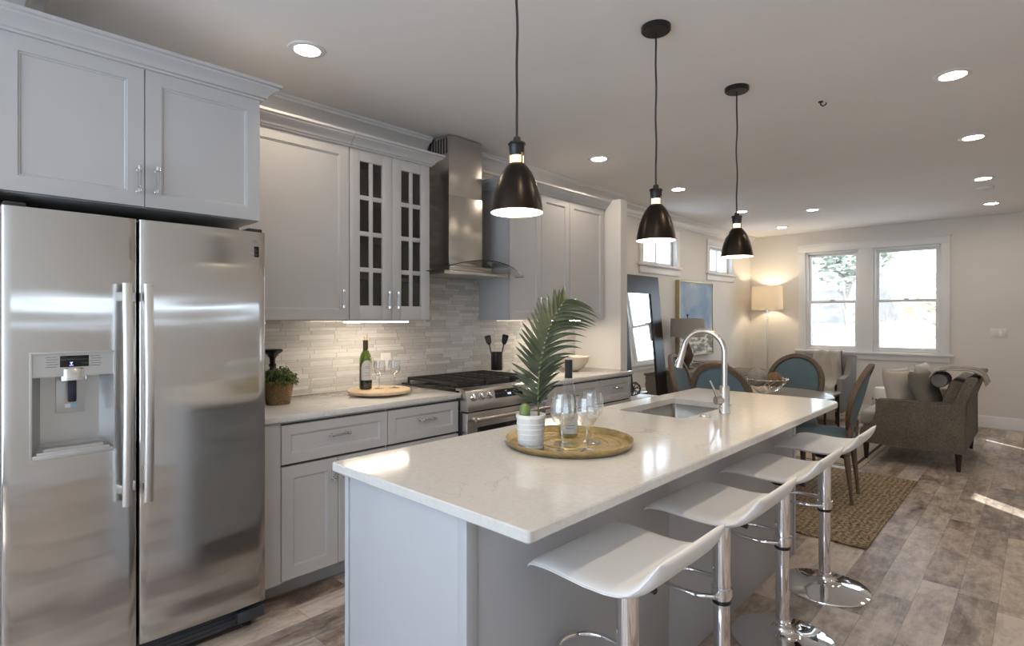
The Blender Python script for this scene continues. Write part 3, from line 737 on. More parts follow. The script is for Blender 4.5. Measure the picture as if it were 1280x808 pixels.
pm = lambda y: Matrix.Translation((-2.5585, y, .886)) @ Matrix.Rotation(R(90)-ang, 4, 'Y')
for y in (2.345, 2.413, 2.481, 2.853, 2.921, 2.989):
    b = MB(); b.lathe([(.026, 0), (.026, .006), (.021, .01), (.0205, .03), (.018, .034), (.001, .034)], (0, 0, 0), 24, mtx=pm(y)); k = b.build('knob', chrome, t)
    MB().box(-.0025, .0025, -.017, .017, .034, .040, mtx=pm(y)).build('grip', nickel, k)
b = MB(); b.box(-.027, .027, -.135, .125, -.001, .002, .0005, mtx=pm(2.667)); ds = b.build('display', gloss_black, t)
b = MB()
for k in range(8): b.box(-.004, -.001, -.12+k*.03, -.11+k*.03, .002, .0024, mtx=pm(2.667))
b.build('key_print', grey_ink, ds)
MB().box(.000, .012, -.02, .012, .0021, .0026, mtx=pm(2.667)).build('clock_digits', emit('clock_blue', (.5, .62, .9), .7), ds)
b = MB(); x0, x1 = -2.62, -2.555; b.box(x0, x1, RY0+.004, RY1-.004, .215, .79, .006); od = b.build('oven_door', steel2, t)
MB().box(-2.556, -2.553, RY0+.09, RY1-.09, .33, .695, .002).build('window', gloss_black, od)
b = MB(); b.tube([(-2.505, RY0+.03, .752), (-2.505, RY1-.03, .752)], .0135, 16)
for y in (RY0+.06, RY1-.06): b.box(-2.556, -2.505, y-.012, y+.012, .742, .762, .003)
b.build('handle', nickel, od)
b = MB(); b.box(x0, -2.56, RY0+.004, RY1-.004, .045, .20, .006); dw = b.build('drawer', steel2, t)
# burners and grates
for (bx, by, br) in ((-3.06, RY0+.14, .045), (-2.79, RY0+.14, .055), (-2.93, RC, .06), (-3.06, RY1-.14, .045), (-2.79, RY1-.14, .05)):
    MB().lathe([(br, .928), (br, .936), (br*.8, .938), (br*.8, .948), (br*.7, .952), (.001, .952)], (bx, by, 0), 24).build('burner', iron, t)
gw = (RY1-RY0-.03)/3
for k in range(3):
    a = RY0+.015+k*gw+.004; c = a+gw-.008; b = MB(); zt = .968; r = .006
    b.box(-3.19, -3.178, a, c, .945, zt, .002); b.box(-2.672, -2.66, a, c, .945, zt, .002); b.box(-2.931, -2.919, a, c, .950, zt, .002)
    for yy in (a, c-.012, (a+c)/2-.006): b.box(-3.19, -2.66, yy, yy+.012, .950, zt, .002)
    for xx in (-3.12, -3.06, -2.99, -2.86, -2.79, -2.73): b.box(xx-.005, xx+.005, a+.0, c, .957, zt, .001)
    for xx in (-3.184, -2.666):
        for yy in (a+.006, c-.006): b.box(xx-.006, xx+.006, yy-.006, yy+.006, .928, .95)
    b.build('grate', iron, t)

# ---- hood
HC = 2.665
t = thing('range_hood', 'stainless steel chimney range hood with a curved clear glass canopy above the range', 'range hood', (-3.1, HC, 1.70))
b = MB(); b.box(-3.238, -2.985, HC-.16, HC+.16, 1.735, 2.24, .002); b.box(-3.238, -2.988, HC-.157, HC+.157, 2.24, ZC-.012, .002); ch = b.build('chimney', steel2, t)
b = MB()
for k in range(7):
    xx = -3.2+k*.03
    b.box(xx, xx+.014, HC-.1585, HC-.1565, 2.53, 2.64)
    b.box(xx, xx+.014, HC+.1565, HC+.1585, 2.53, 2.64)
b.build('vent_slots', blackp, ch)
b = MB(); b.box(-3.238, -2.86, HC-.30, HC+.30, 1.672, 1.700, .006); b.box(-3.238, -2.93, HC-.2, HC+.2, 1.700, 1.742, .006); b.build('motor_housing', steel2, t)
def gl(i, j, top):
    u = -1+2*i/32; v = j/12; y = HC+u*.42; xf = -2.735-.07*u*u; x = -3.238+(xf+3.238)*v
    return Vector((x, y, 1.768-.085*u*u-.002*v+(.006 if top else 0)))
b = MB(); n = 33*13; va = b.grid(lambda i, j: gl(i, j, True), 33, 13); vb = b.grid(lambda i, j: gl(i, j, False), 33, 13); b.mi = 1
for i in range(32): b.bm.faces.new((va[i*13+12], va[(i+1)*13+12], vb[(i+1)*13+12], vb[i*13+12])).material_index = 1
for i in (0, 32):
    for j in range(12): b.bm.faces.new((va[i*13+j], va[i*13+j+1], vb[i*13+j+1], vb[i*13+j])).material_index = 1
b.build('glass_canopy', [thin_glass('hood_glass', (.88, .9, .89), 1.0, 1.45, .02), M('dark_glass_edge', (.02, .025, .022), .1)], t, recalc=False)

# ---- island
IX0, IX1, IY0, IY1 = -1.665, -.81, .904, 3.535
SK = (-1.548, -1.197, 2.41, 2.985)   # sink opening
def rrect(x0, x1, y0, y1, rr, seg=8):
    out = []
    for (cx, cy, a0, r) in ((x1-rr[0], y0+rr[0], -90, rr[0]), (x1-rr[1], y1-rr[1], 0, rr[1]), (x0+rr[2], y1-rr[2], 90, rr[2]), (x0+rr[3], y0+rr[3], 180, rr[3])):
        for k in range(seg+1): a = R(a0+90*k/seg); out.append((cx+r*math.cos(a), cy+r*math.sin(a)))
    return out
def top_with_hole(outer, inner, z0, z1, bev=.004):
    b = MB(); bm = b.bm
    def loop(p, z): return [bm.verts.new((x, y, z)) for x, y in p]
    def band(A, B):
        n = len(A)
        for i in range(n): bm.faces.new((A[i], A[(i+1) % n], B[(i+1) % n], B[i]))
    def off(p, d):
        cx = sum(q[0] for q in p)/len(p); out = []; n = len(p)
        for i in range(n):
            a, c = Vector(p[i-1]), Vector(p[(i+1) % n]); tg = (c-a).normalized(); out.append((p[i][0]-tg.y*d, p[i][1]+tg.x*d))
        return out
    ot, om, ob_, obt = loop(off(outer, bev), z1), loop(outer, z1-bev), loop(outer, z0+bev), loop(off(outer, bev), z0)
    it, ib = loop(inner, z1), loop(inner, z0)
    band(ot, om); band(om, ob_); band(ob_, obt); band(it, ib)
    for A, B in ((ot, it), (obt, ib)):
        es = []
        for L in (A, B):
            for i in range(len(L)): es.append(bm.edges.get((L[i], L[(i+1) % len(L)])))
        bmesh.ops.triangle_fill(bm, use_beauty=True, use_dissolve=False, edges=es)
    return b
b = top_with_hole(rrect(IX0, IX1, IY0, IY1, (.012, .10, .012, .012)), rrect(*SK, (.02,)*4), .884, .914)
tag(b.build('island_worktop', quartz_m, loc=(-1.24, 2.22, .884), ang=30), 'large white stone worktop of the island, cut out for the sink', 'countertop')
t = thing('kitchen_island', 'bluish grey island cabinet under the white stone top, with stools along it', 'kitchen island', (-1.34, 2.22, 0))
PX0, PX1, PY0, PY1 = -1.63, -1.048, .938, 3.50
b = MB(); w = .02   # hollow carcass so the sink basin has room
b.box(PX0+.02, PX1-.012, PY0+.012, PY0+.03, .10, .884); b.box(PX0+.02, PX1-.012, PY1-.03, PY1-.012, .10, .884); b.box(PX1-.03, PX1-.012, PY0+.03, PY1-.03, 0, .884); b.box(PX0+.02, PX0+.038, PY0+.03, PY1-.03, .10, .884)
b.box(PX0+.02, PX1-.03, PY0+.03, PY1-.03, .10, .118); b.box(PX0+.09, PX1-.03, PY0+.012, PY1-.012, 0, .10); b.build('carcass', islp, t)
MB().box(PX0+.022, PX1-.03, PY0, PY0+.012, 0, .884, .001).build('end_panel', islp, t)
MB().box(PX1-.012, PX1, PY0+.03, 1.985, 0, .884, .001).build('back_panel', islp, t)
MB().box(PX1-.012, PX1, 1.988, PY1-.03, 0, .884, .001).build('back_panel', islp, t)
MB().box(PX0+.022, PX1-.03, PY1-.012, PY1, 0, .884, .001).build('end_panel', islp, t)
for (xa, xb, ya, yb) in ((PX1-.03, PX1+.006, PY0-.006, PY0+.03), (PX0-.0, PX0+.022, PY0-.006, PY0+.03), (PX1-.03, PX1+.006, PY1-.03, PY1+.006)):
    MB().box(xa, xb, ya, yb, 0, .884, .002).build('corner_post', islp, t)
MB().box(PX0-.008, PX0+.022, PY0-.012, PY0+.06, 0, .13, .002).build('plinth_block', islp, t)
n = 4; w = (PY1-PY0-.05)/n
for k in range(n):
    a = PY0+.03+k*w; c = a+w
    d = MB().shaker(-1, PX0, a+.0015, c-.0015, .118, .662).build('door', islp, t); MB().pull(-1, PX0, c-.04 if k % 2 == 0 else a+.04, .585, .06, True).build('handle', [chrome, acrylic], d)
    d = MB().shaker(-1, PX0, a+.0015, c-.0015, .675, .862, fr=.045).build('drawer', islp, t); MB().pull(-1, PX0, (a+c)/2, .775, .105, False).build('handle', [chrome, acrylic], d)
# sink
t = thing('undermount_sink', 'rectangular stainless steel basin sunk into the island top', 'sink', (-1.37, 2.70, .70))
def basin(inner, z): return rrect(SK[0]-.004+inner, SK[1]+.004-inner, SK[2]-.004+inner, SK[3]+.004-inner, (.025,)*4, 6)
b = MB(); rings = [(basin(-.015, 0), .8835), (basin(0, 0), .8835), (basin(.004, 0), .72), (basin(.03, 0), .695), (basin(.12, 0), .69)]
L = [[b.bm.verts.new((x, y, z)) for x, y in r] for r, z in rings]
for A, B in zip(L, L[1:]):
    for i in range(len(A)): b.bm.faces.new((A[i], A[(i+1) % len(A)], B[(i+1) % len(A)], B[i]))
b.bm.faces.new(L[-1]); b.build('basin', steel2, t, ang=50)
MB().lathe([(.045, .692), (.045, .695), (.035, .695), (.03, .692), (.001, .691)], (-1.37, 2.70, 0), 28, cap=False).build('drain', chrome, t)
# faucet
FX, FY, FZ = -1.13, 2.706, .914
t = thing('kitchen_faucet', 'brushed nickel high-arc pull-down tap beside the island sink', 'faucet', (FX, FY, FZ))
MB().lathe([(.001, 0), (.026, 0), (.026, .004), (.024, .008), (.024, .125), (.021, .13), (.001, .13)], (FX, FY, FZ), 32).build('body', nickel, t)
ra = .108; zc = 1.205
pts = [(FX, FY, FZ+.12), (FX, FY, 1.12), (FX, FY, zc)]+[(FX-ra+ra*math.cos(a), FY, zc+ra*math.sin(a)) for a in [R(10*k) for k in range(1, 17)]]
lx, lz = pts[-1][0], pts[-1][2]; dx, dz = -.028, -.095
sp = MB().tube(pts, .0135, 18).build('spout', nickel, t)
MB().tube([(lx+.001, FY, lz+.002), (lx+dx*.5, FY, lz+dz*.5), (lx+dx, FY, lz+dz), (lx+dx*1.25, FY, lz+dz*1.25)], .015, 18, rf=lambda u: .0138+.0075*u).build('spray_head', nickel, t)
hd = Vector((-.55, -.83, 0)).normalized(); hp = Vector((FX, FY, .975))
b = MB(); b.cyl(hp, hp+hd*.05, .021); b.build('valve_barrel', nickel, t)
l0 = hp+hd*.04+Vector((0, 0, .012)); MB().tube([l0, l0+hd*.012+Vector((0, 0, .03)), l0+hd*.04+Vector((0, 0, .085))], .0055, 12, rf=lambda u: .0075-.003*u).build('lever', nickel, t)
tag(MB().lathe([(.001, 0), (.026, 0), (.026, .004), (.021, .007), (.019, .012), (.001, .013)], (-1.145, 2.52, .914), 28).build('tap_hole_cover', nickel, loc=(-1.145, 2.52, .914)), 'small round metal cover on the island top in front of the tap', 'hole cover')
# ================================================================== BAR STOOLS
def make_stool(label, loc, group):
    t = thing('bar_stool', label, 'bar stool', loc, 0, group)
    P = [(-.192, -.020), (-.180, -.008), (-.160, -.001), (-.12, .003), (-.06, -.001), (0, -.005), (.06, -.004), (.10, .003), (.13, .016), (.153, .036), (.172, .062), (.188, .088), (.192, .094)]
    n = len(P); m = 15; H = .745
    def outl(j, x):
        v = -1+2*j/(m-1); w = .203
        e = max(0, x-.12)/.075; w -= .03*e*e
        f = max(0, -x-.15)/.045; w -= .02*f*f
        return v*w
    def nrm(i):
        a = P[max(0, i-1)]; c = P[min(n-1, i+1)]; d = Vector((c[0]-a[0], 0, c[1]-a[1])).normalized(); return Vector((-d.z, 0, d.x))
    def th(i, j):
        v = abs(-1+2*j/(m-1)); e = min(i, n-1-i)
        return .0155*min(1, .30+.35*e)*(1-.62*max(0, (v-.8)/.2)**2)
    def fn(sg):
        def g(i, j):
            x, z = P[i]; q = nrm(i); k = th(i, j)*sg
            v = -1+2*j/(m-1); cv = abs(v)**4*.004
            return Vector((loc[0], loc[1], H-.014))+Vector((x, outl(j, x), z+cv))+q*k
        return g
    b = MB(); A = b.grid(fn(1), n, m); B = b.grid(fn(-1), n, m)
    for i in range(n-1):
        for j in (0, m-1): b.bm.faces.new((A[i*m+j], A[(i+1)*m+j], B[(i+1)*m+j], B[i*m+j]))
    for j in range(m-1):
        for i in (0, n-1): b.bm.faces.new((A[i*m+j], A[i*m+j+1], B[i*m+j+1], B[i*m+j]))
    s = b.build('seat', leather_m, t, ang=60); sub = s.modifiers.new('smooth', 'SUBSURF'); sub.levels = 1; sub.render_levels = 2
    x, y, _ = loc
    for sg in (-1, 1):
        b = MB(); b.tube([Vector((x+P[i][0], y+sg*(abs(outl(m-1, P[i][0]))+.0005), H-.014+P[i][1]+.004))+nrm(i)*.0 for i in range(n)], .0022, 6)
        b.build('piping', leather_m, s)
    b = MB(); b.box(x-.09, x+.09, y-.08, y+.08, H-.046, H-.034, .003); b.cyl((x, y, H-.075), (x, y, H-.04), .045, .06); b.build('seat_plate', blackm, t)
    b = MB(); b.tube([(x, y-.01, H-.052), (x+.05, y-.02, H-.054), (x+.075, y-.025, H-.056)], .004, 8); b.cyl((x+.07, y-.024, H-.0555), (x+.098, y-.029, H-.057), .008, .009, 12); b.build('lever', blackp, t)
    b = MB(); b.cyl((x, y, .40), (x, y, H-.05), .0300, seg=32); b.build('column_sleeve', chrome, t)
    MB().cyl((x, y, .06), (x, y, .402), .0272, seg=32).build('column', chrome, t)
    MB().lathe([(.0305, .392), (.0315, .396), (.0315, .402), (.0305, .406)], (x, y, 0), 32).build('collar', blackp, t)
    b = MB(); z = .432; w = .088
    pts = [(x+.005, y-w*.62, z), (x-.05, y-w, z), (x-.13, y-w, z)]+[(x-.13-w*math.sin(R(k*15)), y-w*math.cos(R(k*15)), z) for k in range(1, 12)]+[(x-.13, y+w, z), (x-.05, y+w, z), (x+.005, y+w*.62, z)]
    b.tube(pts, .0085, 12); b.lathe([(.0302, -.016), (.036, -.014), (.036, .014), (.0302, .016)], (x, y, z), 28); b.cyl((x, y-.065, z), (x, y+.065, z), .008)
    b.build('footrest', chrome, t)
    MB().lathe([(.001, 0), (.205, 0), (.2055, .004), (.203, .009), (.18, .015), (.13, .023), (.08, .032), (.05, .041), (.038, .052), (.034, .064), (.034, .078), (.028, .082), (.001, .082)], (x, y, 0), 64).build('base', chrome, t)
    return t
G = None
s0 = make_stool('white bar stool nearest the viewer, its base below the picture', (-.806, 1.30, 0), G)
dup(s0, (-.806, 1.905, 0), 0, 'second nearest white bar stool, between the nearest stool and the third, base cut off')
dup(s0, (-.806, 2.53, 0), 0, 'third white bar stool, its chrome base disc touching the bottom edge of the picture')
dup(s0, (-.806, 3.17, 0), 0, 'farthest white bar stool, its base beside the jute rug')

# ================================================================== ON THE ISLAND
gold = steel_mat('hammered_gold', (.52, .40, .20), .3, 0)
def _gold():
    a = NT('gold_tray'); co = a.coord()
    v = a.n('TexVoronoi', {'Vector': co, 'Scale': 75.}); nz = a.n('TexNoise', {'Vector': co, 'Scale': 18., 'Detail': 4.})
    a.set(Base_Color=a.ramp(nz.outputs[0], [(.3, (.36, .27, .13)), (.7, (.58, .46, .24))]), Metallic=.9, Roughness=.33)
    a.bump(v, .6, .003); return a.m
gold = _gold(); tx, ty = -1.263, 1.636
tray = thing('round_tray', 'round antique gold tray with raised rim on the island top', 'tray', (tx, ty, .914))
tr = .232
MB().lathe([(.001, .004), (tr-.02, .004), (tr-.012, .006), (tr-.004, .018), (tr, .026), (tr+.003, .026), (tr+.002, .02), (tr-.006, .004), (tr-.014, 0), (.001, 0)], (tx, ty, .914), 72, cap=False).build('dish', gold, tray)
b = MB()
for q in (.05, .095, .14, .185): b.lathe([(q, .0035), (q+.0025, .0062), (q+.005, .0035)], (tx, ty, .914), 60, cap=False)
b.build('ring_pattern', gold, tray)
TZ = .9185
white_cer = M('white_ceramic', (.76, .75, .73), .3, var=.02)
px, py = -1.318, 1.485
pt = thing('plant_pot', 'white ceramic pot on a clear foot on the gold tray, holding a stubby succulent', 'plant pot', (px, py, TZ))
MB().lathe([(.001, .014), (.046, .014), (.047, .02), (.0505, .105), (.053, .108), (.053, .119), (.050, .120), (.048, .108), (.046, .095), (.001, .095)], (px, py, TZ), 44, cap=False).build('pot', white_cer, pt)
b = MB()
for k in range(4): b.lathe([(.0475+.0009*k*1.0, .03+.018*k), (.0487+.0009*k, .033+.018*k), (.0480+.0009*k, .036+.018*k)], (px, py, TZ), 40, cap=False)
b.build('ridges', white_cer, pt)
MB().lathe([(.001, 0), (.045, 0), (.047, .004), (.044, .014), (.001, .014)], (px, py, TZ), 40, cap=False).build('glass_foot', M('clear_thick_glass', (.50, .49, .53), .08, .3), pt)
MB().lathe([(.001, .096), (.047, .096)], (px, py, TZ), 30, cap=False).build('soil', M('dark_soil', (.03, .022, .015), .95, bump=1, bdist=.004), pt)
succ = M('succulent_green', (.13, .20, .055), .45, var=.2, scale=30)
Rv = Vector((math.cos(R(43.53)), math.sin(R(43.53)), 0)); Fv = Vector((-math.sin(R(43.53)), math.cos(R(43.53)), 0))
c = Vector((px, py, TZ+.09))-Rv*.022-Fv*.012
MB().lathe([(.014, 0), (.019, .02), (.0195, .045), (.016, .06), (.008, .068), (.001, .069)], c, 20).build('succulent', succ, pt)
# palm leaf
leaf_g = None
def _leaf():
    a = NT('palm_leaf'); co = a.coord(); nz = a.n('TexNoise', {'Vector': co, 'Scale': 14., 'Detail': 3.})
    a.set(Base_Color=a.ramp(nz.outputs[0], [(.3, (.018, .025, .011)), (.55, (.043, .055, .025)), (.75, (.09, .10, .05))]), Roughness=.5)
    a.put(a.b, 'Specular IOR Level', .3)
    return a.m
leaf_g = _leaf()
base = Vector((px, py, TZ+.06))+Rv*.033+Fv*.015
pf = thing('palm_leaf', 'large green palm leaf standing in the white pot on the tray', 'palm leaf', base)
K = .00284
def rach(t):   # image-like path (pixels from the pot rim) turned into the leaf's own plane
    xs = [0, -2, -1, 3, 10, 20, 33]; ys = [0, 32, 62, 90, 118, 142, 163]
    f = t*6; i = min(5, int(f)); f -= i
    def cr(a):
        p0, p1, p2, p3 = a[max(0, i-1)], a[i], a[i+1], a[min(6, i+2)]
        return .5*((2*p1)+(-p0+p2)*f+(2*p0-5*p1+4*p2-p3)*f*f+(-p0+3*p1-3*p2+p3)*f**3)
    return base+Rv*cr(xs)*K+Vector((0, 0, cr(ys)*K))+Fv*(.03*math.sin(t*2.2)+.06*t*t)
MB().tube([rach(k/30) for k in range(31)], .003, 8, rf=lambda u: .0042*(1-.75*u)).build('stem', M('palm_stem', (.11, .13, .05), .5), pf)
b = MB(); rnd = random.Random(4)
NL = 23
for side in (-1, 1):
    for k in range(NL):
        u = k/(NL-1); t = .17+.82*u; p = rach(t); tg = (rach(min(1, t+.02))-rach(t-.02)).normalized()
        side_v = (Rv*side-tg*(Rv*side).dot(tg)).normalized()
        if side < 0:
            ln = (.085+.055*math.sin(PI*min(1, .1+u*.9)))*(1 if u < .85 else 1-1.6*(u-.85)); el = R(30+34*u+rnd.uniform(-4, 4)); droop = .10
        else:
            ln = (.10+.055*math.sin(PI*(.15+.75*u)))*(1 if u < .9 else 1-1.5*(u-.9)); el = R(58-8*u+rnd.uniform(-4, 4)) if u < .75 else R(46+rnd.uniform(-6, 6)); droop = .62 if u > .25 else .3
            if u < .3: ln *= .75+.8*u
        d = (side_v*math.cos(el)+tg*math.sin(el)+Fv*(.25*rnd.uniform(-1, 1)+(-.2 if side > 0 else .12))).normalized()
        dr = droop*ln; mseg = 10; wmax = .0088+.0018*rnd.random()
        wv = d.cross(Fv).normalized(); up = Fv*-1
        prev = None
        for q in range(mseg+1):
            s = q/mseg; cpt = p+d*ln*s+(side_v*.18*ln*s*s if side > 0 else Vector())+Vector((0, 0, -dr*s**2.4*.6))
            w = wmax*(math.sin(PI*min(1, .12+s*.88))**.6)*(1-.5*s)+.0004
            row = [b.bm.verts.new(cpt-wv*w+up*w*.45), b.bm.verts.new(cpt), b.bm.verts.new(cpt+wv*w+up*w*.45)]
            if prev:
                for h in range(2): b.bm.faces.new((prev[h], prev[h+1], row[h+1], row[h]))
            prev = row
b.build('leaflets', leaf_g, pf, ang=80, recalc=False)
# glasses
def glass_prof(h=.185, r=.041):
    o = [(.001, 0), (.034, 0), (.034, .0015), (.018, .004), (.006, .009), (.0038, .018), (.0034, .05), (.0042, .074), (.010, .081), (.022, .092), (.033, .108), (.0395, .125), (r, .14), (.0395, .16), (.0365, h)]
    i = [(.0355, h), (.0383, .16), (.0396, .14), (.0382, .126), (.0318, .11), (.021, .096), (.009, .0865), (.001, .085)]
    return o, i
def wine_glass(name, x, y, z, label, group=None, s=1.0):
    t = thing(name, label, 'wine glass', (x, y, z), 0, group); o, i = glass_prof(); k = 8
    MB().lathe([(r*s, zz*s) for r, zz in o[:k]]+[(.001, .0825*s)], (x, y, z), 32, cap=False).build('stem', stem_glass, t, ang=60)
    MB().lathe([(r*s, zz*s) for r, zz in o[k-1:]+i], (x, y, z), 40, cap=False).build('bowl', wine_glass_m, t, ang=60)
    return t
for (x, y, l) in ((-1.195, 1.508, 'front left of the four wine glasses on the gold tray, beside the pot'), (-1.143, 1.582, 'front right of the four clear wine glasses on the gold tray'),
                  (-1.262, 1.600, 'back left of the four wine glasses on the gold tray, touching the bottle'), (-1.205, 1.700, 'back right of the four clear wine glasses on the gold tray')):
    wine_glass('wine_glass', x, y, TZ, l)
bx, by = -1.325, 1.712
t = thing('wine_bottle', 'clear glass wine bottle with white label and black cap on the gold tray', 'bottle', (bx, by, TZ))
MB().lathe([(.001, .004), (.030, 0), (.036, .004), (.0375, .012), (.0375, .10), (.0365, .125), (.031, .155), (.0215, .195), (.0155, .225), (.0140, .235), (.0140, .292), (.001, .292)], (bx, by, TZ), 40, cap=False).build('glass_body', thin_glass('bottle_clear', (.86, .88, .85), .9, 1.5, .05), t)
MB().lathe([(.001, .006), (.034, .006), (.0355, .012), (.0355, .10), (.033, .13), (.025, .16), (.001, .16)], (bx, by, TZ), 32, cap=False).build('pale_wine', thin_glass('white_wine', (.80, .80, .66), .1, 1.33, .0), t)
def label_patch(b, x, y, z, r, a0, a1, z0, z1, arch=0.0):
    n = 20; m = 10
    def fn(i, j):
        a = a0+(a1-a0)*i/n; u = -1+2*i/n; zt = z1-arch*(1-math.sqrt(max(0, 1-u*u*.98))); zz = z0+(zt-z0)*j/m
        return Vector((x+math.cos(a)*r, y+math.sin(a)*r, z+zz))
    b.grid(fn, n+1, m+1)
    return b
ac = R(-46.5)
lb = label_patch(MB(), bx, by, TZ, .0380, ac-1.0, ac+1.0, .02, .098).build('label', M('paper_label', (.74, .73, .70), .6), t)
lb2 = MB()
for zz, wd in ((.080, .5), (.074, .35), (.05, .62), (.04, .45)): label_patch(lb2, bx, by, TZ, .0383, ac-wd, ac+wd, zz, zz+.0022)
lb2.build('label_print', grey_ink, lb)
MB().lathe([(.0147, .228), (.0150, .232), (.0150, .296), (.0142, .299), (.001, .299)], (bx, by, TZ), 28).build('cap', blackp, t)

# ================================================================== ON THE WALL WORKTOPS
wx, wy = -2.925, 1.905
t = thing('wooden_turntable', 'round pale wooden serving board on the wall worktop under the glass-door cabinet', 'serving board', (wx, wy, .914))
MB().lathe([(.001, .014), (.185, .014), (.188, .018), (.188, .028), (.184, .032), (.001, .032)], (wx, wy, .914), 64).build('board', palewood, t)
MB().lathe([(.001, 0), (.12, 0), (.12, .014), (.001, .014)], (wx, wy, .914), 40).build('foot_ring', M('dark_wood_foot', (.20, .14, .09), .6), t)
BZ = .946
t = thing('wine_bottle', 'green wine bottle with white arched label and cork on the pale wooden board', 'bottle', (-2.972, 1.84, BZ))
gx, gy = -2.972, 1.84
green = thin_glass('green_bottle', (.30, .42, .06), .9, 1.5, .04)
MB().lathe([(.001, .004), (.030, 0), (.036, .004), (.037, .012), (.037, .16), (.0365, .185), (.031, .208), (.02, .228), (.0155, .24), (.0145, .25), (.0145, .296), (.001, .296)], (gx, gy, BZ), 40, cap=False).build('glass_body', green, t)
MB().lathe([(.001, .008), (.0345, .008), (.0353, .02), (.0353, .162), (.001, .162)], (gx, gy, BZ), 32, cap=False).build('dark_wine', M('dark_red_wine', (.012, .004, .004), .15), t)
ac2 = math.atan2(-gy, -gx)
lg = label_patch(MB(), gx, gy, BZ, .0375, ac2-.75, ac2+1.25, .058, .178, .05).build('label', M('pale_paper_label', (.66, .65, .62), .6), t)
lp = MB()
for zz, wd in ((.14, .35), (.13, .5), (.10, .4), (.085, .55)): label_patch(lp, gx, gy, BZ, .0378, ac2+.25-wd, ac2+.25+wd, zz, zz+.0022)
lp.build('label_print', grey_ink, lg)
MB().lathe([(.0152, .238), (.0156, .242), (.0156, .296), (.0145, .298), (.001, .298)], (gx, gy, BZ), 28).build('foil', M('dark_foil', (.05, .035, .025), .35, .5), t)
MB().lathe([(.010, .296), (.0105, .318), (.001, .319)], (gx, gy, BZ), 20).build('cork', M('cork', (.50, .40, .30), .8), t)
wine_glass('wine_glass', -2.945, 1.918, BZ, 'left of the two wine glasses on the wooden board, nearer the green bottle', s=.93)
wine_glass('wine_glass', -2.905, 2.000, BZ, 'right of the two wine glasses on the wooden board, farther from the green bottle', s=.93)
# basket plant
qx, qy = -2.995, 1.318
t = thing('potted_plant', 'small bushy green plant in a wicker basket next to the refrigerator', 'potted plant', (qx, qy, .914))
bk = MB(); NS = 48; NR_ = 16
def bf(i, j):
    a = 2*PI*i/NS; z = .118*j/(NR_-1); r = .058+.018*z/.118+.0028*(1 if (i+j) % 2 else -1)
    return Vector((qx+math.cos(a)*r, qy+math.sin(a)*r, .914+z))
vs = bk.grid(bf, NS, NR_, closed_u=True); bk.bm.faces.new([vs[i*NR_] for i in range(NS)])
bk.tube([(qx+.076*math.cos(2*PI*k/32), qy+.076*math.sin(2*PI*k/32), 1.033) for k in range(32)], .006, 8, closed=True)
bk.build('basket', wicker, t, ang=70)
MB().lathe([(.001, .1), (.07, .1)], (qx, qy, .914), 24, cap=False).build('soil', MATS['dark_soil'], t)
lf = MB(); rnd = random.Random(9)
for k in range(620):
    th_, ph = rnd.uniform(0, 2*PI), math.acos(rnd.uniform(-.1, 1)); rr = rnd.uniform(.55, 1.0)
    c = Vector((qx, qy, 1.035))+Vector((math.sin(ph)*math.cos(th_)*.10, math.sin(ph)*math.sin(th_)*.10, math.cos(ph)*.085))*rr
    q = Matrix.Translation(c) @ Matrix.Rotation(th_+rnd.uniform(-.8, .8), 4, 'Z') @ Matrix.Rotation(rnd.uniform(.1, 1.5), 4, 'Y'); L_ = rnd.uniform(.014, .024); W_ = L_*.42
    P_ = [(0, 0, 0), (L_*.5, W_, .003), (L_, 0, 0), (L_*.5, -W_, .003), (L_*.5, 0, -.001)]
    v = [lf.bm.verts.new(q @ Vector(p)) for p in P_]; lf.bm.faces.new((v[0], v[4], v[1])); lf.bm.faces.new((v[4], v[2], v[1])); lf.bm.faces.new((v[0], v[3], v[4])); lf.bm.faces.new((v[4], v[3], v[2]))
lf.build('foliage', M('bush_leaf', (.085, .125, .03), .5, var=.55, scale=70), t, recalc=False)
st = MB()
for k in range(26):
    a = k*2.4; r = .075*math.sqrt(k/26); st.tube([(qx+r*.5*math.cos(a), qy+r*.5*math.sin(a), 1.01), (qx+r*math.cos(a), qy+r*math.sin(a), 1.07+.03*(1-k/26))], .0016, 5)
st.build('stems', MATS['palm_stem'], t)
# candle holder
kx, ky = -3.15, 1.352
MBc = MB(); MBc.lathe([(.001, 0), (.048, 0), (.05, .008), (.044, .018), (.024, .03), (.018, .05), (.026, .075), (.034, .10), (.030, .13), (.018, .16), (.014, .185), (.022, .198), (.014, .21), (.016, .235), (.03, .258), (.052, .272), (.056, .282), (.052, .288), (.001, .284)], (kx, ky, .914), 36, cap=False)
tag(MBc.build('candle_holder', M('black_turned_wood', (.008, .007, .007), .25), loc=(kx, ky, .914)), 'black turned candle holder behind the basket plant beside the refrigerator', 'candle holder')
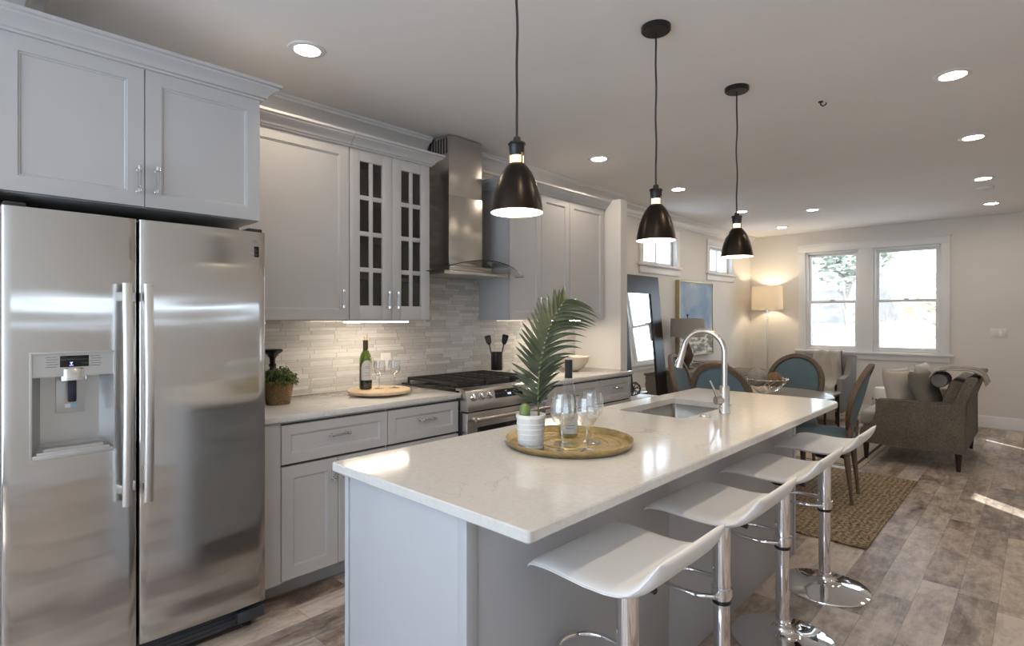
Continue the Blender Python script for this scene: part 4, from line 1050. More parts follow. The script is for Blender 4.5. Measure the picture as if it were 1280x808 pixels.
# utensil crock on the back of the cooktop
ux, uy = -3.11, 3.10; uz = .969
t = thing('utensil_holder', 'black utensil holder standing at the back right of the cooktop', 'utensil holder', (ux, uy, uz))
MB().lathe([(.001, 0), (.044, 0), (.046, .003), (.046, .142), (.043, .142), (.042, .01), (.001, .01)], (ux, uy, uz), 32, cap=False).build('crock', M('black_crock', (.012, .012, .012), .3), t)
def utensil(label, dx, dy, kind, lean):
    p0 = Vector((ux+dx*.4, uy+dy*.4, uz+.011)); p1 = p0+lean*.19; 
    tt = thing('spatula', label, 'spatula', p0); MB().tube([p0, p1], .0052, 10).build('handle', blackp, tt)
    q = lean.to_track_quat('Z', 'Y').to_matrix().to_4x4(); face = Matrix.Translation(p1) @ q @ Matrix.Rotation(R(43 if kind else 70), 4, 'Z')
    b = MB(); wd, hh = (.036, .075) if kind else (.027, .07)
    poly = [(-.008, 0), (.008, 0), (wd*.8, .02), (wd, hh), (wd*.7, hh+.006), (-wd*.7, hh+.006), (-wd, hh), (-wd*.8, .02)]
    sw = Matrix(((1, 0, 0, 0), (0, 0, 1, 0), (0, 1, 0, 0), (0, 0, 0, 1)))
    b.prism(poly, -.0015, .0015, face @ sw); b.build('blade', blackp, tt)
    b = MB()
    for k in range(3): b.box(-wd*.55+k*wd*.45, -wd*.55+k*wd*.45+.006, -.0019, .0019, .02, hh-.012, mtx=face)
    b.build('slots', M('slot_grey', (.06, .06, .06), .5), tt)
utensil('black slotted spatula leaning left in the utensil holder', -.03, -.03, 0, (Rv*-.22+Vector((0, 0, 1))).normalized())
utensil('wider black slotted spatula leaning right in the utensil holder', .03, .03, 1, (Rv*.20+Vector((0, 0, 1))).normalized())
def cloth_lump(name, mat, c, sx, sy, sz, label, cat, seed):
    b = MB(); n = 36
    def fn(i, j):
        u, v = -1+2*i/(n-1), -1+2*j/(n-1); e = max(0, 1-(abs(u)**3)); f = max(0, 1-(abs(v)**3))
        h = e*f*(.45+.55*abs(noise.noise(Vector((u*2.2, v*2.2, seed)))+.35*noise.noise(Vector((u*5, v*5, seed+3)))))
        k = 1+.1*noise.noise(Vector((u*2, v*2, seed+9)))
        return Vector((c[0]+u*sx*k, c[1]+v*sy*k, c[2]+.002+h*sz))
    b.grid(fn, n, n); o = b.build(name, mat, loc=c, ang=80)
    m = o.modifiers.new('thickness', 'SOLIDIFY'); m.thickness = .003; return tag(o, label, cat)
cloth_lump('tea_towel', M('white_cloth', (.62, .60, .58), .9, bump=.3, bscale=300), (-3.03, 3.235, .914), .07, .13, .10, 'crumpled white cloth on the worktop just right of the cooktop', 'towel', 3.)
# pale bowl on the right worktop
ox, oy = -3.0, 3.93
tag(MB().lathe([(.001, .004), (.05, 0), (.06, .004), (.10, .03), (.135, .075), (.15, .125), (.146, .126), (.13, .078), (.096, .036), (.05, .012), (.001, .011)], (ox, oy, .914), 48, cap=False).build('serving_bowl', M('cream_bowl', (.62, .55, .45), .2), loc=(ox, oy, .914)), 'large cream bowl on the right-hand worktop behind the palm leaf', 'bowl')
fr_ = M('orange_fruit', (.60, .22, .05), .5, bump=.3, bscale=90)
for k, (dx, dy, dz) in enumerate(((-.04, -.03, .082), (.045, .0, .082), (-.01, .055, .084))):
    b = MB(); b.lathe([(.001, -.034)]+[(.036*math.cos(R(a)), .034*math.sin(R(a))) for a in range(-75, 90, 15)]+[(.001, .0335)], (ox+dx, oy+dy, .914+dz-.035), 20, cap=False)
    tag(b.build('orange', fr_, loc=(ox+dx, oy+dy, .95)), 'orange in the cream bowl behind the palm leaf, hidden by the bowl rim', 'fruit', 'fruit in the cream bowl')
# ================================================================== DINING
rug = MB().box(-2.60, -.755, 3.84, 5.72, .001, .013, .004); tag(rug.build('jute_rug', jute_m, loc=(-1.75, 4.78, 0)), 'brown woven jute rug under the dining table', 'rug')
TX, TY = -1.675, 4.84
t = thing('dining_table', 'round greyed wood dining table in the middle of the oval-back chairs', 'dining table', (TX, TY, .013))
MB().lathe([(.001, .722), (.48, .722), (.495, .728), (.50, .738), (.50, .748), (.493, .754), (.001, .754)], (TX, TY, 0), 72).build('tabletop', tablewood, t)
MB().lathe([(.001, .013), (.19, .013), (.195, .03), (.17, .05), (.12, .07), (.07, .11), (.06, .2), (.085, .3), (.095, .38), (.06, .5), (.055, .62), (.10, .68), (.2, .70), (.22, .722), (.001, .722)], (TX, TY, 0), 40).build('pedestal', tablewood, t)

def make_chair(label, loc, rz, group=None):
    t = thing('dining_chair', label, 'dining chair', loc, rz, group); ORG[t.name] = Vector((0, 0, 0))
    lean = R(15); bc = Vector((0, -.255, .765)); ux_ = Vector((1, 0, 0)); uz_ = Vector((0, -math.sin(lean), math.cos(lean))); un = Vector((0, math.cos(lean), math.sin(lean)))
    # seat
    n = 40; b = MB()
    def out(k, s=1.0):
        a = 2*PI*k/n; c, d = math.cos(a), math.sin(a); p = .55
        x = math.copysign(abs(c)**p, c)*.235; y = math.copysign(abs(d)**p, d)*.22
        x *= 1+.06*(y/.22)
        return x*s, y*s
    rings = [(1, .395), (1.0, .44), (.985, .448)]
    L = [[b.bm.verts.new((*out(k, s), z)) for k in range(n)] for s, z in rings]
    for A, B in zip(L, L[1:]):
        for k in range(n): b.bm.faces.new((A[k], A[(k+1) % n], B[(k+1) % n], B[k]))
    b.bm.faces.new(L[0]); b.bm.faces.new(L[-1]); b.build('seat_rail', chairwood, t)
    b = MB(); rings = [(.965, .449), (.985, .465), (.96, .485), (.86, .50), (.6, .510), (.2, .514)]
    L = [[b.bm.verts.new((*out(k, s), z)) for k in range(n)] for s, z in rings]
    for A, B in zip(L, L[1:]):
        for k in range(n): b.bm.faces.new((A[k], A[(k+1) % n], B[(k+1) % n], B[k]))
    b.bm.faces.new(L[-1]); b.bm.faces.new(L[0]); b.build('seat_cushion', bluecloth, t)
    prof = [(.001, 0), (.012, 0), (.014, .02), (.012, .05), (.017, .2), (.022, .32), (.024, .345), (.018, .352), (.026, .36), (.027, .40), (.001, .40)]
    for sx_ in (-1, 1):
        MB().lathe(prof, (sx_*.19, .175, 0), 16).build('leg', chairwood, t)
        sk = Matrix(((1, 0, 0, 0), (0, 1, .10, -.055), (0, 0, 1, 0), (0, 0, 0, 1)))
        MB().lathe(prof, (sx_*.165, -.165, 0), 16, mtx=sk).build('leg', chairwood, t)
    # oval back
    EA, EB = .228, .25
    b = MB(); n = 56
    sec = [(-.022, -.016), (.0, -.020), (.022, -.016), (.024, 0), (.018, .016), (.004, .021), (-.016, .017), (-.024, .004)]
    def fo(i, j):
        a = 2*PI*i/n; r, d = sec[j]; nx_ = Vector((math.cos(a)/EA, math.sin(a)/EB)); nx_.normalize()
        curve = -.03*(math.cos(a))**2+0
        return bc+ux_*(math.cos(a)*EA+nx_.x*r)+uz_*(math.sin(a)*EB+nx_.y*r)+un*(d-curve)
    b.grid(fo, n, len(sec), closed_u=True, closed_v=True); bk = b.build('back_frame', chairwood, t)
    for nm, sg in (('back_cushion', 1), ('back_cushion', -1)):
        b = MB(); NRr = 9; n2 = 48
        def fc(i, j):
            a = 2*PI*i/n2; s = j/(NRr-1); s = max(s, .02)
            x, z = math.cos(a)*(EA-.019)*s, math.sin(a)*(EB-.019)*s
            dome = (.024 if sg > 0 else .012)*(1-s**3)+.004; curve = .03*(x/EA)**2
            return bc+ux_*x+uz_*z+un*(sg*dome+curve)
        b.grid(fc, n2, NRr, closed_u=True); b.build(nm, bluecloth, bk, w=False)
    for sx_ in (-1, 1): MB().tube([(sx_*.15, -.19, .40), (sx_*.155, -.20, .47), (sx_*.149, -.206, .54), (sx_*.146, -.208, .578)], .018, 10, rf=lambda u: .021-.003*u).build('back_post', chairwood, t)
    return t
RZ = .013
c0 = make_chair('teal oval-back dining chair on the left, turned to face right towards the table', (-2.22, 4.93, RZ), R(-80))
dup(c0, (-1.775, 4.455, RZ), R(-4), 'oval-back dining chair behind the tap, seen from the back')
dup(c0, (-1.67, 5.36, RZ), R(180), 'oval-back dining chair on the far side of the table, its teal front towards the viewer')
dup(c0, (-1.235, 4.80, RZ), R(95), 'oval-back dining chair on the right edge of the jute rug, seen from its side')

# bowl and things in it
BZ2 = .754
t = thing('wire_bowl', 'open silver wire bowl on the dining table holding decorative balls', 'bowl', (TX, TY, BZ2))
silverw = M('silver_wire', (.75, .74, .72), .18, 1.0)
b = MB(); H_ = .115; n = 28
b.tube([(TX+.055*math.cos(2*PI*k/n), TY+.055*math.sin(2*PI*k/n), BZ2+.004) for k in range(n)], .004, 8, closed=True)
b.tube([(TX+.168*math.cos(2*PI*k/n), TY+.168*math.sin(2*PI*k/n), BZ2+H_) for k in range(n)], .004, 8, closed=True)
for k in range(22):
    a = 2*PI*k/22; b.tube([(TX+r*math.cos(a+.25*q), TY+r*math.sin(a+.25*q), BZ2+z) for q, (r, z) in enumerate([(.055, .004), (.085, .02), (.12, .05), (.15, .085), (.168, H_)])], .0022, 6)
    b.lathe([(.001, -.009), (.007, -.005), (.009, 0), (.007, .005), (.001, .009)], (TX+.172*math.cos(a+1.0), TY+.172*math.sin(a+1.0), BZ2+H_), 10, cap=False)
b.lathe([(.001, 0), (.06, 0), (.06, .006), (.001, .006)], (TX, TY, BZ2), 30)
b.build('wire_frame', silverw, t)
def ball(name, c, r, mat, label, rough):
    b = MB(); n, m = 40, 24
    def fn(i, j):
        a = 2*PI*i/n; p = PI*(j+.02)/(m-1+.04); d = Vector((math.sin(p)*math.cos(a), math.sin(p)*math.sin(a), math.cos(p)))
        k = 1+rough*(abs(noise.noise(d*4))*1.3+.5*noise.noise(d*9)); return Vector(c)+d*r*k
    b.grid(fn, n, m, closed_u=True); tag(b.build(name, mat, loc=c, ang=80), label, 'decorative ball')
o = -Fv*.02
ball('decorative_ball', (TX-.065*Rv.x+.01*Fv.x, TY-.065*Rv.y+.01*Fv.y, BZ2+.125), .072, knit, 'large cream textured ball at the left of the wire bowl', .10)
ball('decorative_ball', (TX+.03*Rv.x-.10*Fv.x, TY+.03*Rv.y-.10*Fv.y, BZ2+.122), .058, wicker, 'brown woven ball at the front of the wire bowl', .06)
ball('decorative_ball', (TX+.085*Rv.x+.035*Fv.x, TY+.085*Rv.y+.035*Fv.y, BZ2+.098), .042, linen, 'small beige ball at the right of the wire bowl', .12)

# ================================================================== LEFT WALL
# leaning mirror
def lean_mtx():
    # local: x = along +Y of the room, y = up the mirror, z = out of the glass (towards +X)
    x0, x1, h = -3.205, -3.375, 1.87
    up = Vector((x1-x0, 0, h)).normalized(); ax = Vector((0, 1, 0)); nz_ = ax.cross(up)
    m = Matrix((ax, up, nz_)).transposed().to_4x4(); m.translation = Vector((x0, 5.13, 0)); return m
LM = lean_mtx(); MW, MH, FWd = .955, 1.872, .205
t = thing('floor_mirror', 'tall dark-framed mirror leaning against the left wall beyond the partition', 'mirror', (-3.3, 5.6, 0))
b = MB(); o_ = [(0, 0), (MW, 0), (MW, MH), (0, MH)]; q_ = FWd
for poly in ([(0, 0), (MW, 0), (MW-q_, q_), (q_, q_)], [(MW, 0), (MW, MH), (MW-q_, MH-q_), (MW-q_, q_)], [(MW, MH), (0, MH), (q_, MH-q_), (MW-q_, MH-q_)], [(0, MH), (0, 0), (q_, q_), (q_, MH-q_)]):
    b.prism(poly, -.03, .022, LM)
b.build('frame', espresso, t, smooth=False)
m_ = NT('mirror_glass'); m_.set(Base_Color=(.9, .91, .91), Metallic=1.0, Roughness=.0)
MB().box(FWd-.004, MW-FWd+.004, FWd-.004, MH-FWd+.004, -.012, .006, mtx=LM).build('mirror_glass', m_.m, t, smooth=False)
# small low table with wire polyhedron
lx_, ly_ = -2.93, 4.78
t = thing('side_table', 'low white-topped black table beyond the end of the right-hand worktop', 'side table', (lx_, ly_, 0))
MB().box(lx_-.28, lx_+.28, ly_-.25, ly_+.25, .575, .605, .004).build('top', trim_m, t)
for sx_ in (-1, 1):
    for sy_ in (-1, 1): MB().box(lx_+sx_*.26-.012, lx_+sx_*.26+.012, ly_+sy_*.23-.012, ly_+sy_*.23+.012, 0, .555, .002).build('leg', blackm, t)
b = MB(); b.box(lx_-.275, lx_+.275, ly_-.245, ly_+.245, .555, .575); b.build('apron', blackm, t)
b = MB(); gz = .605; r_ = .075; cc = Vector((-2.93, 4.84, gz+.078))
ph_ = (1+5**.5)/2; V_ = [Vector(v).normalized() for v in [(0, s1, s2*ph_) for s1 in (-1, 1) for s2 in (-1, 1)]+[(s1, s2*ph_, 0) for s1 in (-1, 1) for s2 in (-1, 1)]+[(s2*ph_, 0, s1) for s1 in (-1, 1) for s2 in (-1, 1)]]
zmin = min(v.z for v in V_)
cc.z = gz+.006-zmin*r_
for i in range(12):
    for j in range(i+1, 12):
        if (V_[i]-V_[j]).length < 1.1: b.tube([cc+V_[i]*r_, cc+V_[j]*r_], .0042, 6)
tag(b.build('wire_polyhedron', blackm, loc=cc), 'black wire geometric ornament on the low white table by the mirror', 'ornament')
# sideboard, lamp, stack
sx0, sx1, sy0, sy1 = -3.40, -2.98, 6.12, 7.20
t = thing('sideboard', 'grey-brown wooden sideboard under the painting on the left wall', 'sideboard', (-3.19, 6.66, 0))
sbw = wood('sideboard_wood', (.17, .14, .115), (.28, .24, .20), 1, 1, .5)
MB().box(sx0, sx1, sy0, sy1, .12, .72, .004).build('carcass', sbw, t); MB().box(sx0, sx1+.015, sy0-.015, sy1+.015, .72, .75, .004).build('top', sbw, t)
for k in range(3):
    a = sy0+.01+k*(sy1-sy0-.02)/3; d = MB().shaker(1, sx1+.02, a+.004, a+(sy1-sy0-.02)/3-.004, .14, .70).build('door', sbw, t)
    MB().lathe([(.001, 0), (.008, 0), (.012, .016), (.001, .02)], (0, 0, 0), 14, mtx=Matrix.Translation((sx1+.02, a+.06, .45)) @ Matrix.Rotation(R(90), 4, 'Y')).build('knob', blackm, d)
for xx in (sx0+.03, sx1-.03):
    for yy in (sy0+.04, sy1-.04): MB().cyl((xx, yy, 0), (xx, yy, .12), .015, .02).build('leg', sbw, t)
def shade_mat(name, col, tr):
    a = NT(name); co = a.coord(); w = a.n('TexNoise', {'Vector': a.n('Mapping', {'Vector': co, 'Scale': (200, 200, 30)}), 'Scale': 2.})
    cr = a.ramp(w.outputs[0], [(.3, tuple(c*.95 for c in col)), (.7, col)])
    d = a.n('BsdfDiffuse', {0: cr}); tl = a.n('BsdfTranslucent', {0: cr}); mx = a.n('MixShader', {0: tr, 1: d, 2: tl}); a.t.links.new(mx.outputs[0], a.out.inputs[0]); return a.m
sh1 = shade_mat('grey_linen_shade', (.52, .50, .47), .3); sh2 = shade_mat('cream_shade', (.72, .67, .59), .40)
def drum(b, c, r0, r1, z0, z1):
    b.lathe([(r0, z0), (r1, z1), (r1-.003, z1), (r0-.003, z0)], c, 48, cap=False); return b
kx, ky, kz = -3.165, 6.47, .75
t = thing('table_lamp', 'unlit table lamp with grey drum shade on the sideboard, in front of the painting', 'table lamp', (kx, ky, kz))
drum(MB(), (kx, ky, 0), .205, .20, 1.144, 1.371).build('lamp_shade', sh1, t)
b = MB(); b.lathe([(.001, 0), (.07, 0), (.072, .012), (.03, .02), (.025, .05), (.055, .10), (.075, .17), (.06, .25), (.025, .31), (.012, .33), (.008, .40), (.001, .40)], (kx, ky, kz), 36, cap=False); b.build('base', M('brown_glass_base', (.10, .075, .055), .15), t)
b = MB(); b.tube([(kx, ky, 1.13), (kx, ky, 1.40)], .004, 8); b.lathe([(.001, 1.395), (.01, 1.40), (.012, 1.41), (.001, 1.43)], (kx, ky, 0), 14)
for k in range(3): a = 2*PI*k/3; b.tube([(kx, ky, 1.365), (kx+.196*math.cos(a), ky+.196*math.sin(a), 1.365)], .002, 6)
b.build('harp', blackm, t)
bs = MB(); zz = .75
bk_cols = [(.46, .42, .37), (.22, .17, .13), (.50, .47, .43), (.30, .20, .13)]
zz = .75; st_xy = (-3.10, 6.98)
for k, (w_, h_, t_, rot, lbl) in enumerate(((.15, .20, .022, .1, 'lowest book of the stack on the sideboard'), (.14, .19, .018, -.3, 'second lowest book of the stack on the sideboard'), (.13, .18, .015, .35, 'second highest book of the stack on the sideboard'), (.13, .17, .013, -.6, 'topmost book of the stack on the sideboard'))):
    tt = thing('book', lbl, 'book', (*st_xy, zz), rot); ORG[tt.name] = Vector((0, 0, 0))
    cm = M('book_cover_%s' % 'abcd'[k], bk_cols[k], .6)
    b = MB(); b.box(-w_, w_, -h_, h_, 0, .003); b.box(-w_, w_, -h_, h_, t_-.003, t_); b.box(-w_, -w_+.003, -h_, h_, .003, t_-.003); b.build('cover', cm, tt)
    MB().box(-w_+.003, w_-.004, -h_+.005, h_-.005, .003, t_-.003).build('pages', M('paper_pages', (.60, .57, .50), .8), tt)
    zz += t_+.0005
# painting
t = thing('painting', 'sky blue and white landscape painting in a thin gold frame behind the table lamp', 'painting', (XL, 7.17, .87))
py0, py1, pz0, pz1 = 6.66, 7.68, .872, 1.868
b = MB(); gp = M('pale_gold_frame', (.48, .40, .25), .35, .5)
for q in ((py0, py0+.022, pz0, pz1), (py1-.022, py1, pz0, pz1), (py0+.022, py1-.022, pz0, pz0+.022), (py0+.022, py1-.022, pz1-.022, pz1)): b.box(XL+.001, XL+.055, *q, .002)
b.build('frame', gp, t)
def art():
    a = NT('landscape_canvas'); co = a.coord(); s = a.n('SeparateXYZ', {0: co}); h = a.math('DIVIDE', s.outputs[2], 1.0)
    n1 = a.n('TexNoise', {'Vector': co, 'Scale': 2.4, 'Detail': 5., 'Distortion': .3}); n2 = a.n('TexNoise', {'Vector': a.n('Mapping', {'Vector': co, 'Scale': (1, 1.5, 5)}), 'Scale': 4., 'Detail': 4.})
    sky = a.ramp(n1.outputs[0], [(.38, (.20, .31, .47)), (.55, (.34, .43, .54)), (.68, (.62, .63, .60))])
    land = a.ramp(n2.outputs[0], [(.40, (.20, .20, .18)), (.5, (.42, .41, .36)), (.56, (.78, .77, .72))])
    sel = a.ramp(a.math('ADD', h, a.math('MULTIPLY', a.math('SUBTRACT', n2.outputs[0], .5), .1)), [(.30, (0, 0, 0)), (.36, (1, 1, 1))])
    a.set(Base_Color=a.mix(sel, land, sky), Roughness=.6); return a.m
MB().box(XL+.004, XL+.045, py0+.02, py1-.02, pz0+.02, pz1-.02).build('canvas', art(), t, smooth=False)
# standing lamp
fx, fy = -3.07, 8.95
t = thing('floor_lamp', 'lit floor lamp with cream drum shade and clear stem in the far left corner', 'floor lamp', (fx, fy, 0))
drum(MB(), (fx, fy, 0), .222, .215, 1.505, 1.862).build('lamp_shade', sh2, t)
MB().lathe([(.001, 0), (.14, 0), (.14, .012), (.03, .02), (.001, .02)], (fx, fy, 0), 36).build('base', chrome, t)
MB().cyl((fx, fy, .02), (fx, fy, 1.46), .016, seg=20).build('pole', acrylic, t)
b = MB(); b.cyl((fx, fy, 1.44), (fx, fy, 1.56), .02)
for k in range(3): a = 2*PI*k/3; b.tube([(fx, fy, 1.55), (fx+.22*math.cos(a), fy+.22*math.sin(a), 1.515)], .003, 6)
b.build('socket', chrome, t)
MB().lathe([(.001, 1.56), (.015, 1.565), (.03, 1.62), (.025, 1.66), (.001, 1.67)], (fx, fy, 0), 18).build('bulb', bulb_m, t)
l = bpy.data.lights.new('floor_lamp_bulb', 'POINT'); l.energy = LAMP_W*3; l.color = (1, .80, .55); l.shadow_soft_size = .04
o = bpy.data.objects.new('floor_lamp_bulb', l); COL.objects.link(o); o.location = (fx, fy, 1.70)

# ================================================================== LIVING END
def living_rug():
    a = NT('bordered_rug'); co = a.coord(); s = a.n('SeparateXYZ', {0: co})
    ex = a.math('SUBTRACT', .65, a.math('ABSOLUTE', s.outputs[0])); ey = a.math('SUBTRACT', .94, a.math('ABSOLUTE', s.outputs[1])); e = a.math('MINIMUM', ex, ey)
    ln = a.math('MULTIPLY', a.math('GREATER_THAN', e, .045), a.math('LESS_THAN', e, .075))
    nz = a.n('TexNoise', {'Vector': co, 'Scale': 60., 'Detail': 3.})
    a.set(Base_Color=a.mix(ln, a.ramp(nz.outputs[0], [(.35, (.33, .28, .21)), (.65, (.46, .40, .31))]), (.03, .025, .022)), Roughness=.95); a.bump(nz, .5, .004); return a.m
tag(MB().box(-.65, .65, -.94, .94, 0, .005, .002).build('bordered_rug', living_rug(), loc=(0, 0, 0)), 'pale rug with a thin dark border line in front of the tweed sofa', 'rug').location = (-1.85, 6.81, .001)

def make_sofa(label, loc, rz):
    """faces local -X, near arm at local -Y"""
    t = thing('loveseat', label, 'sofa', loc, rz); ORG[t.name] = Vector((0, 0, 0)); L = .675
    sw = Matrix(((1, 0, 0, 0), (0, 0, 1, 0), (0, 1, 0, 0), (0, 0, 0, 1)))
    arm = [(.36, .165), (-.43, .165), (-.44, .18), (-.44, .27), (-.425, .31), (-.37, .335), (-.325, .38), (-.305, .45), (-.30, .585), (-.29, .592), (.345, .605), (.36, .60)]
    for sg in (-1, 1):
        y0, y1 = (-L, -L+.11) if sg < 0 else (L-.11, L)
        a = MB().prism(arm, y0, y1, sw, bev=.008).build('arm', tweed, t, ang=30)
        b = MB()
        for yy in (y0+.004, y1-.004): b.tube([(x, yy, z) for x, z in arm[7:]]+[(.362, yy, .17)], .005, 6)
        b.build('piping', tweed, a)
    MB().box(-.435, .36, -L+.112, L-.112, .165, .315, .006).build('seat_base', tweed, t)
    bp_ = [(.20, .315), (.36, .315), (.362, .165), (.366, .165), (.372, .60), (.455, .835), (.44, .85), (.40, .852), (.375, .84), (.28, .55)]
    bp_ = [(.19, .32), (.362, .165), (.368, .60), (.452, .835), (.44, .85), (.40, .852), (.37, .835), (.27, .55)]
    MB().prism(bp_, -L+.112, L-.112, sw, bev=.006).build('backrest', tweed, t, ang=30)
    # ends of the backrest above the arms
    for sg in (-1, 1):
        y0, y1 = (-L+.004, -L+.111) if sg < 0 else (L-.111, L-.004)
        MB().prism([(.27, .585), (.362, .590), (.452, .835), (.44, .85), (.40, .852), (.37, .835)], y0, y1, sw, bev=.006).build('backrest_end', tweed, t, ang=30)
    for k in range(2):
        y0 = -L+.115+k*(2*L-.23)/2; y1 = y0+(2*L-.23)/2-.003
        MB().box(-.465, .22, y0, y1, .318, .455, .035, 4).build('seat_cushion', seatcloth, t, ang=60)
        m = Matrix.Translation((.265, (y0+y1)/2, .62)) @ Matrix.Rotation(R(17), 4, 'Y'); MB().box(-.07, .06, -(y1-y0)/2, (y1-y0)/2, -.17, .19, .04, 4, mtx=m).build('back_cushion', tweed, t, ang=60)
    for sx_ in (-.395, .315):
        for sy_ in (-L+.06, L-.06): MB().lathe([(.001, 0), (.016, 0), (.028, .165), (.001, .165)], (sx_, sy_, 0), 18).build('leg', darkleg, t)
    return t
sofa = make_sofa('brown-grey tweed loveseat at the right, its arm towards the viewer, piled with cushions', (-.855, 6.98, .0), 0)
for ch in sofa.children:
    pass
# ottoman along the left wall
t = thing('ottoman', 'low brown-grey tweed ottoman by the left wall, showing behind the wire bowl', 'ottoman', (-2.93, 7.95, 0))
MB().box(-3.36, -2.50, 7.40, 8.50, .12, .47, .012).build('base', tweed, t)
MB().box(-3.36, -2.50, 7.40, 8.50, .472, .63, .035, 4).build('cushion', tweed, t, ang=60)
for xx in (-3.30, -2.56):
    for yy in (7.46, 8.44): MB().lathe([(.001, 0), (.018, 0), (.026, .12), (.001, .12)], (xx, yy, 0), 16).build('leg', darkleg, t)

def pillow(name, mat, c, w, h, t_, rot, label):
    b = MB(); n = 18; mt = Matrix.Translation(c) @ rot
    def fn(sg):
        def g(i, j):
            u, v = -1+2*i/(n-1), -1+2*j/(n-1); k = (max(0, 1-u**4)*max(0, 1-v**4))**.55
            px_ = u*w/2*(1-.07*(1-abs(v)**2)); pz_ = v*h/2*(1-.07*(1-abs(u)**2))
            wr = .012*noise.noise(Vector((u*2+c[0], v*2+c[1], sg)))*k
            return mt @ Vector((px_, sg*(t_/2*k+wr), pz_))
        return g
    b.grid(fn(1), n, n); b.grid(fn(-1), n, n); o = b.build(name, mat, loc=c, ang=80, doubles=True)
    return tag(o, label, 'cushion')
RotZ = lambda a: Matrix.Rotation(R(a), 4, 'Z'); RotX = lambda a: Matrix.Rotation(R(a), 4, 'X'); RotY = lambda a: Matrix.Rotation(R(a), 4, 'Y')
# local x = pillow width, z = height, y = thickness
pillow('cushion', linen, (-.985, 6.62, .665), .42, .40, .15, RotZ(60) @ RotX(-14), 'natural linen cushion, the largest at the front of the right-hand loveseat row')
pillow('cushion', linen2, (-.80, 6.60, .675), .42, .42, .15, RotZ(78) @ RotX(-20), 'dark taupe cushion with piped edge at the near back corner of the loveseat')
pillow('cushion', linen, (-1.07, 6.95, .665), .40, .40, .14, RotZ(65) @ RotX(-12), 'paler cushion at the left end of the row on the loveseat')
pillow('cushion', M('off_white_cushion', (.55, .52, .48), .9, bump=.3, bscale=200), (-.84, 7.02, .70), .45, .45, .15, RotZ(85) @ RotX(-18), 'off-white cushion peeking up behind the others on the loveseat')
# striped throw over the back corner
def stripe():
    a = NT('striped_throw'); co = a.coord(); s = a.n('SeparateXYZ', {0: co}); f = a.math('FRACT', a.math('MULTIPLY', a.math('ADD', s.outputs[1], 10.), 9.))
    nz = a.n('TexNoise', {'Vector': co, 'Scale': 120.})
    c = a.ramp(f, [(0, (.36, .34, .32)), (.52, (.36, .34, .32)), (.54, (.10, .07, .05)), (.70, (.10, .07, .05)), (.72, (.42, .38, .33)), (.86, (.42, .38, .33)), (.88, (.13, .10, .08))], 'CONSTANT')
    a.set(Base_Color=c, Roughness=.95); a.bump(nz, .6, .003); return a.m
def drape(name, mat, path, width_dir, w, label, seed, amp=.012, th=.008):
    b = MB(); n, m = 46, 26; P = [Vector(p) for p in path]; ln = [0]
    for a_, c_ in zip(P, P[1:]): ln.append(ln[-1]+(c_-a_).length)
    def at(s):
        d = s*ln[-1]
        for i in range(len(P)-1):
            if d <= ln[i+1]+1e-9: return P[i].lerp(P[i+1], (d-ln[i])/(ln[i+1]-ln[i]))
        return P[-1]
    wd = Vector(width_dir).normalized()
    def fn(i, j):
        s, v = i/(n-1), -1+2*j/(m-1); c = sum((at(min(1, max(0, s+d))) for d in (-.03, 0, .03)), Vector())/3
        tg = (at(min(1, s+.03))-at(max(0, s-.03))).normalized(); nr = wd.cross(tg).normalized()
        if nr.z < -.01 and abs(tg.z) < .8: nr = -nr
        f = .5+.5*math.sin(v*9+seed+2*noise.noise(Vector((s*2, v, seed))))
        return c+wd*(v*w/2*(1+.08*math.sin(s*5+seed)))+nr*(amp*(f+.6*noise.noise(Vector((s*5, v*4, seed)))))
    b.grid(fn, n, m); o = b.build(name, mat, loc=path[0], ang=80); md = o.modifiers.new('thickness', 'SOLIDIFY'); md.thickness = th; md.offset = 1
    return tag(o, label, 'throw blanket')
drape('throw_blanket', stripe(), [(-.76, 6.6, .83), (-.72, 6.6, .885), (-.64, 6.6, .905), (-.50, 6.6, .912), (-.42, 6.6, .90), (-.365, 6.6, .855), (-.34, 6.6, .78)], (0, 1, 0), .46, 'grey and brown striped throw hanging over the back of the loveseat', 2., .012)
b = MB(); b.lathe([(.001, -.17), (.03, -.172), (.058, -.165), (.066, -.14), (.066, .14), (.058, .165), (.001, .17)], (0, 0, 0), 28, mtx=Matrix.Translation((-.685, 6.60, .80)) @ Matrix.Rotation(R(90), 4, 'X'))
tag(b.build('bolster_cushion', greycloth, loc=(-.685, 6.60, .80)), 'round grey bolster end tucked under the striped throw', 'cushion')

# coffee table
ex0, ex1, ey0, ey1 = -2.36, -1.80, 7.10, 7.68
t = thing('coffee_table', 'low square coffee table with thin black metal frame beyond the island corner', 'coffee table', (-2.08, 7.39, .006))
b = MB(); w = .011
for xx in (ex0, ex1):
    for yy in (ey0, ey1): b.box(xx-w, xx+w, yy-w, yy+w, .006, .455)
for zz in (.006, .433):
    for xx in (ex0, ex1): b.box(xx-w, xx+w, ey0+w, ey1-w, zz, zz+.022)
    for yy in (ey0, ey1): b.box(ex0+w, ex1-w, yy-w, yy+w, zz, zz+.022)
b.build('frame', blackm, t)
MB().box(ex0-.02, ex1+.02, ey0-.02, ey1+.02, .455, .475, .004).build('top', M('pale_glass_top', (.55, .58, .58), .08), t)
